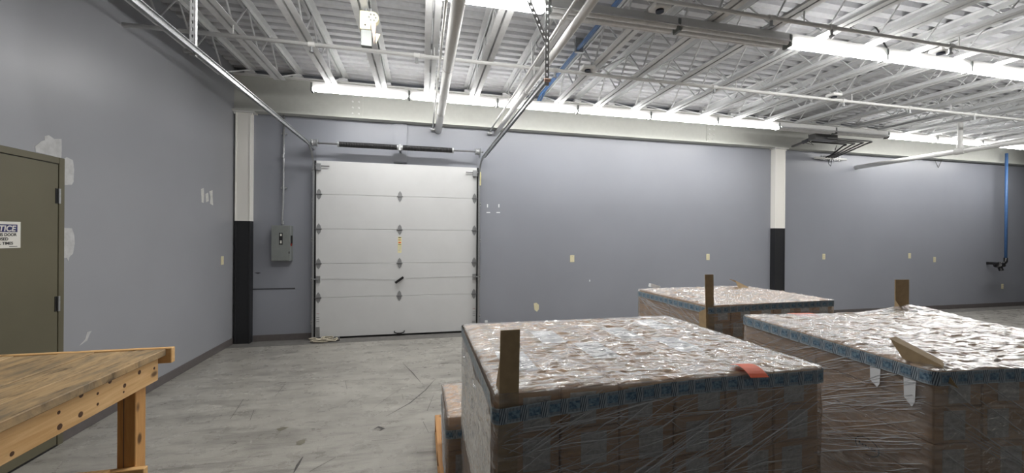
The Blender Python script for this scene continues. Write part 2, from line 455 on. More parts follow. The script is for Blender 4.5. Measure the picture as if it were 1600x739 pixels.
# the notice sign
SG = thing('notice_sign', 'white and blue NOTICE sign stuck on the olive door', 'sign', (XL+.0111, 2.985, 1.475))
yr = .331; yl = yr-.262; hh = .173
MB().box(0, .0012, yl, yr, 0, hh).build('sign_plate', 'signwhite', SG)
MB().box(.0012, .0018, yl+.02, yr-.022, hh-.068, hh-.018).build('header_band', 'signblue', SG)
def TM(y, z, x): return Matrix(((0, 0, 1, x), (1, 0, 0, y), (0, 1, 0, z), (0, 0, 0, 1)))
ym = (yl+yr)/2
text('header_lettering', 'NOTICE', .052, 'signwhite', SG, TM(ym-.001, hh-.062, .0023), 'CENTER', .0012, .18)
text('lettering', 'KEEP THIS DOOR', .0265, 'ink', SG, TM(ym, hh-.094, .0018), 'CENTER', .0006)
text('lettering', 'CLOSED', .0265, 'ink', SG, TM(ym, hh-.122, .0018), 'CENTER', .0006)
text('lettering', 'AT ALL TIMES', .0265, 'ink', SG, TM(ym, hh-.150, .0018), 'CENTER', .0006)
MB().box(.0012, .0016, yr-.075, yr-.022, .008, .012).build('small_print', 'ink', SG)

# ------------------------------------------------------------------ door_2: overhead sectional door
X0, X1, ZT, YD = -1.545, .880, 2.695, 6.445
D2 = thing('door_2', 'white sectional overhead garage door with galvanised hinges', 'garage door', ((X0+X1)/2, YD, 0), kind='structure')
oc = Vector(((X0+X1)/2, YD, 0))
def d2(m, name, mat, par=None, **kw):
    m.v = [tuple(Vector(p)-oc) for p in m.v]; return m.build(name, mat, par or D2, **kw)
zj = [.028] + [ony(625, p, YD).z for p in (462, 411, 359, 307)] + [ZT]
for i in range(5):
    a, b = zj[i]+.0015, zj[i+1]-.0015
    # section with tongue-and-groove lips (slightly chamfered long edges)
    pr = [(YD, a+.004), (YD+.004, a), (YB-.005, a), (YB-.005, b), (YD+.004, b), (YD, b-.004)]
    sec = d2(MB().prism(pr, 'x', X0, X1), 'door_section', 'doorwhite')
    for xs in (X0, X1-.05):
        d2(MB().box(xs, xs+.05, YD-.003, YD, a+.006, b-.006), 'end_stile', 'doorwhite', sec)
d2(MB().box(X0, X1, YD+.005, YB-.005, 0, .03), 'bottom_seal', 'rubber')
for xs in (X0-.03, X1): d2(MB().box(xs, xs+.03, YD+.01, YB, 0, ZT), 'jamb_seal', 'rubber')
def hinge(x, z, w=.046):
    u = [Vector((x-w*.75, YD-.006, z+.004)), Vector((x+w*.75, YD-.006, z+.004)), Vector((x+w*.55, YD-.006, z+.05)), Vector((x, YD-.006, z+.085)), Vector((x-w*.55, YD-.006, z+.05))]
    h = d2(MB().poly(u, (0, 1, 0), .004), 'hinge', 'hingeg')
    d2(MB().poly([Vector((p.x, p.y, 2*z-p.z)) for p in u], (0, 1, 0), .004), 'hinge_leaf', 'hingeg', h)
    d2(MB().cyl((x-w*1.0, YD-.010, z), (x+w*1.0, YD-.010, z), .007, 8), 'hinge_pin', 'rod', h)
for z in zj[1:5]:
    for x in (X0+.038, (X0+X1)/2-.0, X1-.038): hinge(x, z)
for x, sg in ((X0+.035, -1), (X1-.035, 1)):
    r = d2(MB().box(x-.035, x+.035, YD-.05, YD, ZT-.15, ZT-.05), 'top_roller_bracket', 'galv')
    d2(MB().cyl((x-sg*.15, YD-.03, ZT-.085), (x+sg*.06, YD-.03, ZT-.085), .008, 8), 'roller_stem', 'rod', r)
    d2(MB().box(x-.028, x+.028, YD-.004, YD, .04, .19), 'bottom_bracket', 'galv')
    lk = d2(MB().box(x-.03, x+.03, YD-.02, YD, .86, .96), 'lock_guide', 'galv')
    d2(MB().cyl((x, YD-.02, .91), (x+sg*.07, YD-.02, .91), .01, 8), 'lock_bolt', 'galv', lk)
    st = d2(MB().box(x-.026, x+.026, YD-.0045, YD-.003, .245, .40), 'warning_sticker', 'doorwhite')
    for zz in (.385, .33, .30, .27): d2(MB().box(x-.02, x+.02, YD-.0052, YD-.0045, zz, zz+.006), 'printed_line', 'red' if zz > .38 else 'scar', st)
xc = (X0+X1)/2
st = d2(MB().box(xc-.028, xc+.028, YD-.0015, YD, 1.305, 1.555), 'warning_sticker', 'yellow')
for zz, hh_, mm in ((1.535, .012, 'ink'), (1.50, .01, 'red'), (1.455, .02, 'orange'), (1.43, .01, 'ink'), (1.39, .008, 'spackle2'), (1.37, .008, 'spackle2'), (1.35, .008, 'spackle2'), (1.33, .008, 'spackle2')):
    d2(MB().box(xc-.02, xc+.02, YD-.0022, YD-.0015, zz, zz+hh_), 'printed_line', mm, st)
# turn handle and lock cables
hc = ony(624, 437.5, YD-.03); Mh = Matrix.Translation((hc.x, hc.y, hc.z)) @ Matrix.Rotation(math.radians(-36), 4, 'Y')
hd = d2(MB().box(-.075, .075, -.012, .012, -.018, .018, Mh), 'turn_handle', 'black', bevel=.004)
d2(MB().cyl((hc.x, YD, hc.z), (hc.x, YD-.035, hc.z), .014, 10), 'handle_stem', 'black', hd)
d2(MB().tube([(X0+.04, YD-.004, .915), (-.9, YD-.004, .905), (hc.x-.06, YD-.004, .885)], .0018, 5), 'lock_cable', 'spackle2')
d2(MB().tube([(X1-.04, YD-.004, .915), (.3, YD-.004, .918), (hc.x+.1, YD-.004, .905)], .0018, 5), 'lock_cable', 'spackle2')
# lift handle at the foot
hx = ony(624, 522, YD).x
hl = d2(MB().tube([(hx-.075, YD, .075), (hx-.07, YD-.03, .06), (hx-.03, YD-.04, .05), (hx+.03, YD-.04, .05), (hx+.07, YD-.03, .06), (hx+.075, YD, .075)], .009, 8), 'lift_handle', 'black')

# --- tracks
def track(name, label, xv, xh, zh, yend, side):
    T = thing(name, label, 'door track', (xv, YB, 0))
    o0 = Vector((xv, YB, 0)); yv = 6.40; R = .36
    path = [(yv, .0), (yv, zh-R)]
    path += [(yv-R+R*math.cos(a), zh-R+R*math.sin(a)) for a in [math.radians(d) for d in range(10, 91, 10)]]
    path += [(yend, zh)]
    # C-channel: web plus two lips, swept along the path in the yz plane
    prof = [(-.024, 0), (.024, 0), (.024, .016), (.020, .016), (.020, .004), (-.020, .004), (-.020, .016), (-.024, .016)]
    m = MB(); n = len(prof); P = [Vector((0, p[0], p[1])) for p in path]
    for i, p in enumerate(P):
        d = (P[min(i+1, len(P)-1)]-P[max(i-1, 0)]).normalized(); nrm = Vector((0, -d.z, d.y))
        fx = min(1, max(0, (yv-.02-p.y)/.5)); xx = xv+(xh-xv)*fx
        for a, b in prof: m.v.append(tuple(Vector((xx-side*b, p.y, p.z))+nrm*a-o0))
    for i in range(len(P)-1):
        for j in range(n):
            a = i*n+j; b = i*n+(j+1) % n; m.f.append((a, b, b+n, a+n))
    m.f += [tuple(range(n)), tuple(range((len(P)-1)*n, len(P)*n))]
    m.build('track_channel', 'galv', T)
    # stiffening angle carried above the horizontal run
    MB().box(min(xh, xh+side*.03)-xv, max(xh, xh+side*.03)-xv, yend-YB, yv-.3-YB, zh+.026, zh+.030).build('stiffening_angle', 'galv', T)
    MB().box(xh+(0 if side > 0 else -.004)-xv, xh+(.004 if side > 0 else 0)-xv, yend-YB, yv-.3-YB, zh-.03, zh+.03).build('stiffening_leg', 'galv', T)
    # wall angle and jamb brackets
    MB().box(min(0, side*.028), max(0, side*.028), -.004, 0, .0, 2.7).build('wall_angle', 'galv', T)
    MB().box(-.003, .003, yv+.02-YB, 0, .0, 2.6).build('wall_angle_leg', 'galv', T)
    for z in (.25, .9, 1.5, 2.1, 2.55):
        b = MB().box(min(0, side*.045), max(0, side*.045), -.006, 0, z-.03, z+.03).build('jamb_bracket', 'galv', T)
        MB().cyl((side*.03, -.006, z), (side*.03, -.014, z), .009, 8).build('bolt', 'rod', b)
    return T, o0
TL, oL = track('door_track', 'galvanised overhead door track beside the grey switch box', X0-.035, -1.60, 2.90, 2.2, -1)
TR, oR = track('door_track', 'galvanised overhead door track with a perforated hanger and diagonal brace', X1+.035, .955, 2.815, 3.03, 1)
def perf_strap(p0, p1, w, thick, parent, org, name, pitch=.05):
    # perforated angle iron: ladder of square holes
    p0, p1 = Vector(p0), Vector(p1); L = (p1-p0).length; d = (p1-p0)/L
    sx = Vector((1, 0, 0)); sx = (sx-d*sx.dot(d)).normalized(); fy = d.cross(sx)
    m = MB(); n = int(L/pitch)
    def bx(a0, a1, t0, t1):
        k = len(m.v)
        for t in (t0, t1):
            for f in (0, thick):
                for a in (a0, a1): m.v.append(tuple(p0+d*t+sx*a+fy*f-org))
        m.f.extend(tuple(k+i for i in q) for q in ((0, 2, 3, 1), (4, 5, 7, 6), (0, 1, 5, 4), (2, 6, 7, 3), (0, 4, 6, 2), (1, 3, 7, 5)))
    bx(-w/2, -w*.18, 0, L); bx(w*.18, w/2, 0, L)
    for i in range(n+1): bx(-w*.18, w*.18, i*pitch, min(L, i*pitch+pitch*.55))
    k = len(m.v)
    # second leg of the angle
    for t in (0, L):
        for f in (0, .03):
            for a in (w/2-.003, w/2): m.v.append(tuple(p0+d*t+sx*a+fy*f-org))
    m.f.extend(tuple(k+i for i in q) for q in ((0, 2, 3, 1), (4, 5, 7, 6), (0, 1, 5, 4), (2, 6, 7, 3), (0, 4, 6, 2), (1, 3, 7, 5)))
    return m.build(name, 'galvl', parent)
hL = perf_strap((-1.615, 3.285, 2.86), (-1.615, 3.285, ZC+.01), .034, .003, TL, oL, 'perforated_hanger')
MB().cyl((-1.66-oL.x, 3.275-YB, 2.885), (-1.60-oL.x, 3.275-YB, 2.885), .016, 10).build('hanger_bolt', 'galv', TL)
hR = perf_strap((.975, 3.04, 2.79), (.975, 3.04, ZC+.01), .034, .003, TR, oR, 'perforated_hanger')
perf_strap((.965, 3.035, 3.14), (.82, 3.035, 3.45), .036, .003, TR, oR, 'diagonal_brace')
MB().cyl((.95-oR.x, 3.03-YB, 2.83), (1.0-oR.x, 3.03-YB, 2.83), .014, 10).build('hanger_bolt', 'pink', TR)
sp = ony(751, 268, 6.42); sq = ony(751, 289, 6.42)
MB().box(sp.x-.014-oR.x, sp.x+.014-oR.x, -.034, -.006, sq.z, sp.z).build('yellow_sticker', 'yellow', TR)

# --- torsion shaft and springs
TS = thing('torsion_spring_shaft', 'steel shaft with black torsion springs above the overhead door', 'door spring', (xc, 6.3, 2.925))
def ts(m, name, mat, par=None, **kw):
    m.v = [tuple(Vector(p)-Vector((xc, 6.3, 2.925))) for p in m.v]; return m.build(name, mat, par or TS, **kw)
ts(MB().cyl((-1.66, 6.3, 2.925), (.96, 6.3, 2.925), .0125, 12), 'shaft', 'rod', smooth=False)
def spring(xa, xb):
    n = int((xb-xa)/.022); rs = []; pts = []
    for i in range(n*2+1):
        pts.append((xa+(xb-xa)*i/(2*n), 6.3, 2.925)); rs.append(.042 if i % 2 else .037)
    b = ts(MB().tube(pts, .034, 14, True, rs), 'torsion_spring', 'black')
    for x in (xa, xb): ts(MB().cyl((x-.012, 6.3, 2.925), (x+.012, 6.3, 2.925), .043, 14), 'winding_cone', 'galv', b)
spring(-1.21, -.36); spring(-.30, .475)
for x in (-1.53, .865):
    b = ts(MB().tube([(x-.035, 6.3, 2.925), (x-.03, 6.3, 2.925), (x-.02, 6.3, 2.925), (x+.02, 6.3, 2.925), (x+.03, 6.3, 2.925), (x+.035, 6.3, 2.925)], .05, 18, True, [.055, .055, .046, .046, .055, .055]), 'cable_drum', 'galv')
    sg = -1 if x < 0 else 1
    ts(MB().box(x+sg*.055-.003, x+sg*.055+.003, 6.26, YB, 2.86, 2.98), 'bearing_plate', 'galv', b)
    ts(MB().cyl((x, 6.345, 2.925), (x, 6.40, .1), .002, 5), 'lift_cable', 'rod', b)
ts(MB().box(-.345, -.315, 6.26, YB-.036, 2.875, 2.97), 'centre_bracket', 'galv')
pad = tag(box('spring_pad', 'wall', None, -.43, -.235, YB-.035, YB, 2.715, ZB+.0), 'grey painted backing board behind the torsion springs', 'board')
MB().box(-.43, -.235, YB-.06, YB-.035, 2.715, 2.735).build('pad_foot', 'scar', pad)

# pile of rope by the track foot
pts = []
c0 = onz(508, 531, .02)
for i in range(90):
    a = i*.55; r = .07+.05*math.sin(i*.37)+.03*math.sin(i*1.7)
    pts.append((c0.x+r*1.6*math.cos(a)+.04*math.sin(i*.21), c0.y-.02+r*.7*math.sin(a), .012+.055*(i/90)*abs(math.sin(i*.9))))
RP = thing('rope', 'tangled pale rope heaped at the foot of the door track', 'rope', (c0.x, c0.y, 0))
m = MB().tube(pts, .008, 6); m.v = [(v[0]-c0.x, v[1]-c0.y, v[2]) for v in m.v]; m.build('rope_coil', 'rope', RP, smooth=True)
m = MB().tube([(.11, -.02, .03), (.2, -.0, .03)], .035, 10, True, [.02, .03]); m.build('rope_knob', 'scar', RP, smooth=True)

# ------------------------------------------------------------------ steel columns
def column(x0, x1, label):
    xm = (x0+x1)/2
    T = thing('steel_column', label, 'column', (xm, 6.45, 0), group='steel columns against the back wall')
    h = (x1-x0)/2
    MB().box(-h, -h+.018, -.06, .05, 0, ZB-.02).build('flange', 'column', T, bevel=.002)
    MB().box(h-.018, h, -.06, .05, 0, ZB-.02).build('flange', 'column', T, bevel=.002)
    MB().box(-h+.018, h-.018, -.052, -.04, 0, ZB-.02).build('web', 'column', T)
    MB().box(-h-.03, h+.05, -.09, .05, ZB-.02, ZB).build('cap_plate', 'white', T)
    for sx in (-1, 1): MB().cyl((sx*(h+.012), -.06, ZB-.045), (sx*(h+.012), -.06, ZB-.0), .01, 8).build('cap_bolt', 'white', T)
column(-2.605, -2.405, 'white steel column with black lower half in the corner by the side wall')
column(6.745, 6.985, 'white steel column with black lower half between two stretches of bare wall')

# ------------------------------------------------------------------ roof beam
BM = thing('roof_beam', 'long white steel roof beam running above the back wall', 'beam', (0, 6.42, ZB))
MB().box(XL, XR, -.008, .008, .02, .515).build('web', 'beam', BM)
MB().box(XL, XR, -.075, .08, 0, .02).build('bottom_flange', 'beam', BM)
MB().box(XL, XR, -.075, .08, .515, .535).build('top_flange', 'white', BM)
for px in (556, 1112):
    x = ony(px, 170, 6.40).x
    p = MB().box(x-.10, x+.10, -.018, -.008, .03, .5).build('splice_plate', 'beam', BM)
    for i in (-1, 1):
        for z in (.08, .17, .26, .35): MB().cyl((x+i*.045, -.018, z), (x+i*.045, -.03, z), .014, 6).build('bolt', 'white', p)

# ------------------------------------------------------------------ open web steel joists
YE = 5.62
def L2(x0, x1, z0, z1, t=.006):   # mirrored pair of angles
    return None
def ang(sgn, zflat, up):
    m = MB(); a, b = sorted((sgn*.009, sgn*.069)); c, d = sorted((sgn*.009, sgn*.015))
    if up: return m, (a, b, zflat, zflat+.006), (c, d, zflat, zflat+.055)
    return m, (a, b, zflat-.006, zflat), (c, d, zflat-.055, zflat)
JM = {}
for sgn in (-1, 1):
    m, f, v = ang(sgn, ZC, True); m.box(f[0], f[1], YF, YE, f[2], f[3]); m.box(v[0], v[1], YF, YE, v[2], v[3]); JM['b%d' % sgn] = m.mesh('bottom_chord_angle', 'ceil')
    m, f, v = ang(sgn, ZD, False); m.box(f[0], f[1], YF, 6.46, f[2], f[3]); m.box(v[0], v[1], YF, 6.46, v[2], v[3]); JM['t%d' % sgn] = m.mesh('top_chord_angle', 'ceil')
pts = [(0, 6.33, ZD-.05), (0, YE-.05, ZC+.02)]; y = YE-.05; b = True
while y > YF+.4:
    y -= .31; b = not b; pts.append((0, y, ZC+.02 if b else ZD-.02))
JM['w'] = MB().tube(pts, .0105, 6).mesh('web_rod', 'ceil')
JM['s'] = MB().box(-.06, .06, 6.33, 6.48, ZB+.535, ZD-.05).mesh('joist_seat', 'ceil')
NJ = int((XR-.2-JX0)/JS)
for k in range(-1, NJ+1):
    T = thing('roof_joist', 'white open-web steel roof joist under the corrugated deck', 'joist', (JX0+JS*k, 0, 0), group='open-web joists of the roof')
    link('bottom_chord_angle', JM['b-1'], T); link('bottom_chord_angle', JM['b1'], T)
    link('top_chord_angle', JM['t-1'], T); link('top_chord_angle', JM['t1'], T)
    link('web_rod', JM['w'], T); link('joist_seat', JM['s'], T)
    jl = {-1: 'white open-web roof joist closest to the side wall', 2: 'white open-web roof joist carrying the cream alarm device', 3: 'white open-web roof joist just above the thick flue pipe',
          6: 'white open-web roof joist with the blue air line alongside'}
    if k in jl: T['label'] = jl[k]
# cross bridging between joists
BRM = MB().tube([(0, 0, ZC+.03), (JS, 0, ZD-.03)], .009, 5); BRM2 = MB().tube([(0, .03, ZD-.03), (JS, .03, ZC+.03)], .009, 5)
bra, brb = BRM.mesh('bridging_rod', 'ceil'), BRM2.mesh('bridging_rod', 'ceil')
for k in range(6, NJ):
    T = thing('cross_bridging', 'pair of crossed thin steel rods bracing two roof joists', 'brace', (JX0+JS*k, 4.72, 0), group='crossed bridging rods between joists')
    link('bridging_rod', bra, T); link('bridging_rod', brb, T)
tag(MB().box(XL, XR, 4.45, 4.48, ZC-.026, ZC).box(XL, XR, 4.477, 4.48, ZC-.026, ZC+.0).build('bridging_angle', 'ceil'), 'straight white steel angle tying the joists together underneath', 'brace')

# ------------------------------------------------------------------ fluorescent strip lights
FL = 1.225
hp = [(-.038, .075), (-.038, .0), (.038, .0), (.038, .075)]
FH = MB().prism(hp[::-1], 'x', .008, FL-.008).mesh('housing', 'white')
def lens_mesh(mat):
    m = MB(); n = 10; st = [(.02, .25), (.035, .8), (.06, 1), (FL-.06, 1), (FL-.035, .8), (FL-.02, .25)]
    def fn(u, v):
        x, sc = st[int(round(v*5))]; a = math.pi-.08+(math.pi+.16)*u
        return (x, .058*math.cos(a)*(.55+.45*sc), .002+.042*math.sin(a)*sc)
    m.grid(n, 5, fn); return m.mesh('lamp_lens', mat, smooth=True)
LENS = {YR: lens_mesh(mm) for YR, mm in ((5.6, 'lampb'), (3.17, 'lamp'), (-4.12, 'lampb'))}
OFFT = MB().cyl((.03, -.03, -.022), (FL-.03, -.03, -.022), .016, 10).cyl((.03, .03, -.022), (FL-.03, .03, -.022), .016, 10).mesh('lamp_tube', 'lampoff')
OFF1 = MB().cyl((.03, 0, -.022), (FL-.03, 0, -.022), .017, 10).mesh('lamp_tube', 'lampoff')
OFFR = MB().prism([(-.085, -.028), (-.08, -.03), (-.046, .002), (.046, .002), (.08, -.03), (.085, -.028), (.05, .006), (-.05, .006)][::-1], 'x', .01, FL-.01).mesh('reflector', 'lampoff')
CLIP = MB().box(-.012, .012, -.045, .045, -.05, .06).mesh('lamp_socket', 'greybox')
def fixture(x, y, lit, label, group):
    T = thing('strip_light', label, 'light', (x, y, ZC-.075), group=group)
    link('housing', FH, T)
    if lit: link('lamp_lens', LENS[y], T)
    else:
        link('reflector', OFFR, T); link('lamp_tube', OFF1, T, (0, -.032, 0)); link('lamp_tube', OFF1, T, (0, .032, 0))
    link('lamp_socket', CLIP, T, (.006, 0, .0)); 
    return T
YR1, YR2 = 5.6, 3.17
R1L = {0: 'lit strip light along the back beam, end of the row by the corner column', 1: 'lit strip light along the back beam, crossed by the thick flue pipe',
       2: 'lit strip light along the back beam, crossed by the white vent pipe', 5: 'lit strip light along the back beam, next to the unlit pair before the far column',
       6: 'unlit strip light along the back beam, short of the far column top', 7: 'unlit strip light along the back beam, above the bent grey conduits',
       8: 'lit strip light along the back beam, crossed by the exhaust pipe'}
R2L = {-2: 'lit strip light hanging over the run of the switch-box side door track', -1: 'lit strip light crossed by the thick flue pipe, ending at the perforated hanger',
       0: 'unlit strip light crossed by the white vent pipe beside the perforated hanger', 1: 'unlit strip light under the slack black cable, next to the lit run',
       2: 'first lit strip light after the unlit pair above the pallets'}
for i in range(12):
    x = -1.405+FL*i
    if x+FL > XR-.1: break
    lit = not (6 <= i < 8)
    LAST = fixture(x, YR1, lit, ('lit fluorescent strip light in the row along the back wall beam' if lit else 'unlit fluorescent strip light in the row along the back wall beam'),
            'lit strip lights by the back beam' if lit else 'unlit strip lights by the back beam')
    if i in R1L: LAST['label'] = R1L[i]
for i in range(-2, 7):
    x = 1.02+FL*i
    if x+FL > XR-.1: break
    lit = not (0 <= i < 2)
    LAST = fixture(x, YR2, lit, ('lit fluorescent strip light in the row over the pallets and door tracks' if lit else 'unlit fluorescent strip light beside the perforated track hanger'),
            'lit strip lights over the pallets' if lit else 'unlit strip lights over the pallets')
    if i in R2L: LAST['label'] = R2L[i]

for i in range(1, 2):  # one unseen strip light, added to put sheen on the wrapped pallet fronts
    fixture(1.02+FL*i, -4.12, True, 'added lit strip light, out of view by the wall opposite the overhead door', None)

# ------------------------------------------------------------------ sprinkler and service pipes
def pipe(name, label, cat, pts, r, mat, group=None, n=12):
    p0 = Vector(pts[0]); T = thing(name, label, cat, p0, group=group)
    MB().tube([Vector(p)-p0 for p in pts], r, n).build('pipe_run', mat, T, smooth=True)
    return T, p0
def coupling(T, p0, a, b, r, mat='white', name='coupling', n=12):
    return MB().cyl(Vector(a)-p0, Vector(b)-p0, r, n).build(name, mat, T)
ZS = 3.455
S1, o1 = pipe('sprinkler_pipe', 'white sprinkler pipe crossing under the joists near the back wall lights', 'pipe', [(XL, 4.25, ZS), (XR, 4.25, ZS)], .019, 'white')
for px in (480, 657, 871, 1120, 1318, 1420, 1515):
    x = ony(px, 100, 4.25).x
    x = {480: -1.07, 657: -.06, 871: 1.46, 1120: 3.55, 1318: 5.6, 1420: 6.8, 1515: 8.1}[px]
    c = coupling(S1, o1, (x-.03, 4.25, ZS), (x+.03, 4.25, ZS), .026)
    MB().cyl(Vector((x, 4.25, ZS-.07))-o1, Vector((x, 4.25, ZS))-o1, .012, 8).cyl(Vector((x, 4.25, ZS-.078))-o1, Vector((x, 4.25, ZS-.07))-o1, .022, 10).build('sprinkler_head', 'galv', c)
for k in range(0, NJ, 3):
    x = JX0+JS*k+.03
    MB().cyl(Vector((x, 4.25, ZS))-o1, Vector((x, 4.25, ZC+.003))-o1, .006, 6).build('pipe_hanger', 'white', S1)
y2 = 2.8
S2, o2 = pipe('sprinkler_pipe', 'white sprinkler pipe crossing under the joists near the lights over the pallets', 'pipe', [(1.0, y2, ZS), (XR, y2, ZS)], .016, 'white')
for x in (2.9, 3.55, 5.0, 6.6, 8.2):
    c = coupling(S2, o2, (x-.03, y2, ZS), (x+.03, y2, ZS), .026)
    MB().cyl(Vector((x, y2, ZS-.07))-o2, Vector((x, y2, ZS))-o2, .012, 8).cyl(Vector((x, y2, ZS-.078))-o2, Vector((x, y2, ZS-.07))-o2, .022, 10).build('sprinkler_head', 'galv', c)
for k in range(5, NJ, 3):
    x = JX0+JS*k+.03
    MB().cyl(Vector((x, y2, ZS))-o2, Vector((x, y2, ZC+.003))-o2, .006, 6).build('pipe_hanger', 'white', S2)

PA, oa = pipe('flue_pipe', 'thick white flue pipe hanging over the overhead door', 'pipe', [(.25, YB, 3.275), (.25, .6, 3.275)], .052, 'white', n=20)
for y in (5.55, 4.05, 2.0): coupling(PA, oa, (.25, y-.012, 3.275), (.25, y+.012, 3.275), .056, n=20)
for y in (4.9, 3.6): MB().cyl(Vector((.25, y, 3.32))-oa, Vector((.25, y, ZC))-oa, .006, 6).build('pipe_hanger', 'white', PA)
PB, ob = pipe('vent_pipe', 'white vent pipe running past the perforated track hanger', 'pipe', [(1.2, YB, 3.29), (1.2, .8, 3.29)], .036, 'white', n=16)
coupling(PB, ob, (1.2, 4.5, 3.29), (1.2, 4.56, 3.29), .042, n=16)
MB().cyl(Vector((1.2, 4.2, 3.3))-ob, Vector((1.2, 4.2, ZC))-ob, .006, 6).build('pipe_hanger', 'white', PB)
CA, oca = pipe('thin_conduit', 'thin white conduit alongside the thick flue pipe', 'conduit', [(.165, YB-.02, 3.30), (.165, .6, 3.30)], .012, 'white')
coupling(CA, oca, (.135, YB-.03, 3.28), (.195, YB-.03, 3.28), .03, 'galv', 'conduit_body')
for y in (4.4, 2.9): coupling(CA, oca, (.165, y-.03, 3.30), (.165, y+.03, 3.30), .017)
CB, ocb = pipe('thin_conduit', 'thin white conduit alongside the vent pipe by the track hanger', 'conduit', [(1.085, YB-.02, 3.30), (1.085, .8, 3.30)], .012, 'white')
coupling(CB, ocb, (1.055, YB-.03, 3.28), (1.115, YB-.03, 3.28), .03, 'galv', 'conduit_body')
for y in (4.2, 3.0): coupling(CB, ocb, (1.085, y-.03, 3.30), (1.085, y+.03, 3.30), .017)
for o, p0, x in ((CA, oca, .165), (CB, ocb, 1.085)):
    for y in (5.0, 3.9): MB().cyl(Vector((x, y, 3.30))-p0, Vector((x, y, ZC))-p0, .004, 6).build('pipe_hanger', 'white', o)

# white pipe on the right with drop support
xr = 8.9; zr = 3.075
PR, orr = pipe('exhaust_pipe', 'white exhaust pipe with a short vertical drop, beyond the far column', 'pipe', [(xr, YB, zr), (xr, -2.0, zr)], .042, 'white', n=16)
yd = onx(1500, 235, xr).y
MB().cyl(Vector((xr, yd, zr))-orr, Vector((xr, yd, ZC))-orr, .034, 14).build('drop_pipe', 'white', PR)
coupling(PR, orr, (xr, yd-.06, zr), (xr, yd+.06, zr), .055)
MB().cyl(Vector((xr, yd, zr+.05))-orr, Vector((xr, yd, zr+.11))-orr, .045, 14).build('drop_collar', 'white', PR)
MB().box(xr-.05-orr.x, xr-.035-orr.x, yd-.03-orr.y, yd+.03-orr.y, .0, .02).build('clamp', 'black', PR)
# small V wire hanger on the back wall
c = ony(1466, 262, YB-.02); a = ony(1460, 249, YB-.02); b = ony(1473, 247, YB-.02)
VW = thing('wire_hanger', 'thin V-shaped wire hanging from the beam behind the exhaust pipe', 'wire', c)
MB().tube([a-c, Vector((0, 0, 0)), b-c, b-c+Vector((0, 0, .14))], .006, 6).build('wire', 'conduit', VW)

# blue air line in the joists and on the wall
xb = .5*(onz(917, 61, 3.84).x+onz(863, 122, 3.84).x)
BL, obl = pipe('air_line', 'blue compressed-air line run along a roof joist', 'pipe', [(xb, 6.3, 3.70), (xb, 6.0, 3.82), (xb, 3.6, 3.84), (xb, .8, 3.84)], .020, 'blue')
MB().tube([Vector((xb+.045, 6.3, 3.72))-obl, Vector((xb+.045, 5.9, 3.85))-obl, Vector((xb+.045, 3.4, 3.87))-obl, Vector((xb+.045, .8, 3.87))-obl], .016, 10).build('second_run', 'blue', BL, smooth=True)
MB().box(-.03, .07, -1.84, -1.80, .10, ZD-3.70).build('line_clip', 'galv', BL)
pt = ony(1571.5, 405, 6.31)
AL = thing('air_drop', 'blue air drop with black valve on the wall at the far end', 'pipe', (pt.x, 6.31, pt.z))
MB().cyl((0, 0, 0), (0, 0, ZC-pt.z), .026, 12).build('blue_pipe', 'blue', AL, smooth=True)
MB().tube([(0, 0, .03), (0, 0, -.05), (-.03, 0, -.08), (-.12, 0, -.1)], .035, 10).build('elbow', 'black', AL, smooth=True)
v = MB().tube([(-.10, 0, -.1), (-.14, 0, -.1), (-.15, 0, -.12), (-.27, 0, -.13), (-.28, 0, -.1)], .06, 12, True, [.03, .05, .075, .07, .03]).build('valve_body', 'black', AL)
MB().cyl((-.2, 0, -.16), (-.2, -.03, -.26), .04, 10).build('filter_bowl', 'black', v)
MB().cyl((-.27, 0, -.1), (-.40, 0, -.1), .03, 10).build('gauge', 'black', v)
MB().box(-.26, -.22, -.02, YB-6.31, -.13, -.07).build('wall_bracket', 'black', AL)

# switch gear and bent conduits to the right of the far column
XG = 7.35
G = thing('conduit_rack', 'dark junction box with bent grey conduits near the far column', 'conduit', (XG, 5.3, ZC-.1))
og = Vector((XG, 5.3, ZC-.1))
def g(m, name, mat, par=None, **kw):
    m.v = [tuple(Vector(p)-og) for p in m.v]; return m.build(name, mat, par or G, **kw)
x0g = ony(1256, 219, 5.95).x; x1g = ony(1300, 210, 5.76).x
g(MB().tube([(x0g, 5.98, ZC-.20), (x1g-.35, 5.86, ZC-.15)], .035, 4), 'junction_trough', 'scar')
g(MB().box(x1g-.42, x1g+.08, 5.72, 5.86, ZC-.19, ZC-.09), 'junction_box', 'conduit')
g(MB().cyl((x1g-.3, 5.79, ZC-.1), (x1g-.3, 5.79, ZC+.0), .008, 6), 'box_hanger', 'conduit')
g(MB().tube([(7.08, 6.335, ZB+.03), (x0g, 5.98, ZC-.20)], .022, 4), 'support_strut', 'conduit')
g(MB().tube([(7.02, 5.95, ZC-.05), (7.04, 5.95, ZC-.18), (7.14, 5.95, ZC-.24), (x0g+.05, 5.97, ZC-.20)], .007, 6), 'loose_wire', 'cable', smooth=True)
for i in range(4):
    y0 = 5.98-.10*i; xe = 8.02+.07*i; z0 = ZC-.17
    pts = [(x1g-.2, y0, z0), (xe-.1, y0, z0)]+[(xe-.1+.1*math.sin(a), y0+.1-.1*math.cos(a), z0) for a in [math.radians(d) for d in range(18, 91, 18)]]+[(xe, 6.30, 3.26), (xe, 6.44, 3.225)]
    g(MB().tube(pts, .014, 8), 'bent_conduit', 'cable' if i == 0 else 'conduit', smooth=True)
ma, mb_ = ony(1273, 239, 6.44), ony(1322, 242, 6.44)
mf = g(MB().cyl((ma.x, 6.44, 3.215), (mb_.x, 6.44, 3.215), .022, 10), 'manifold_bar', 'white')
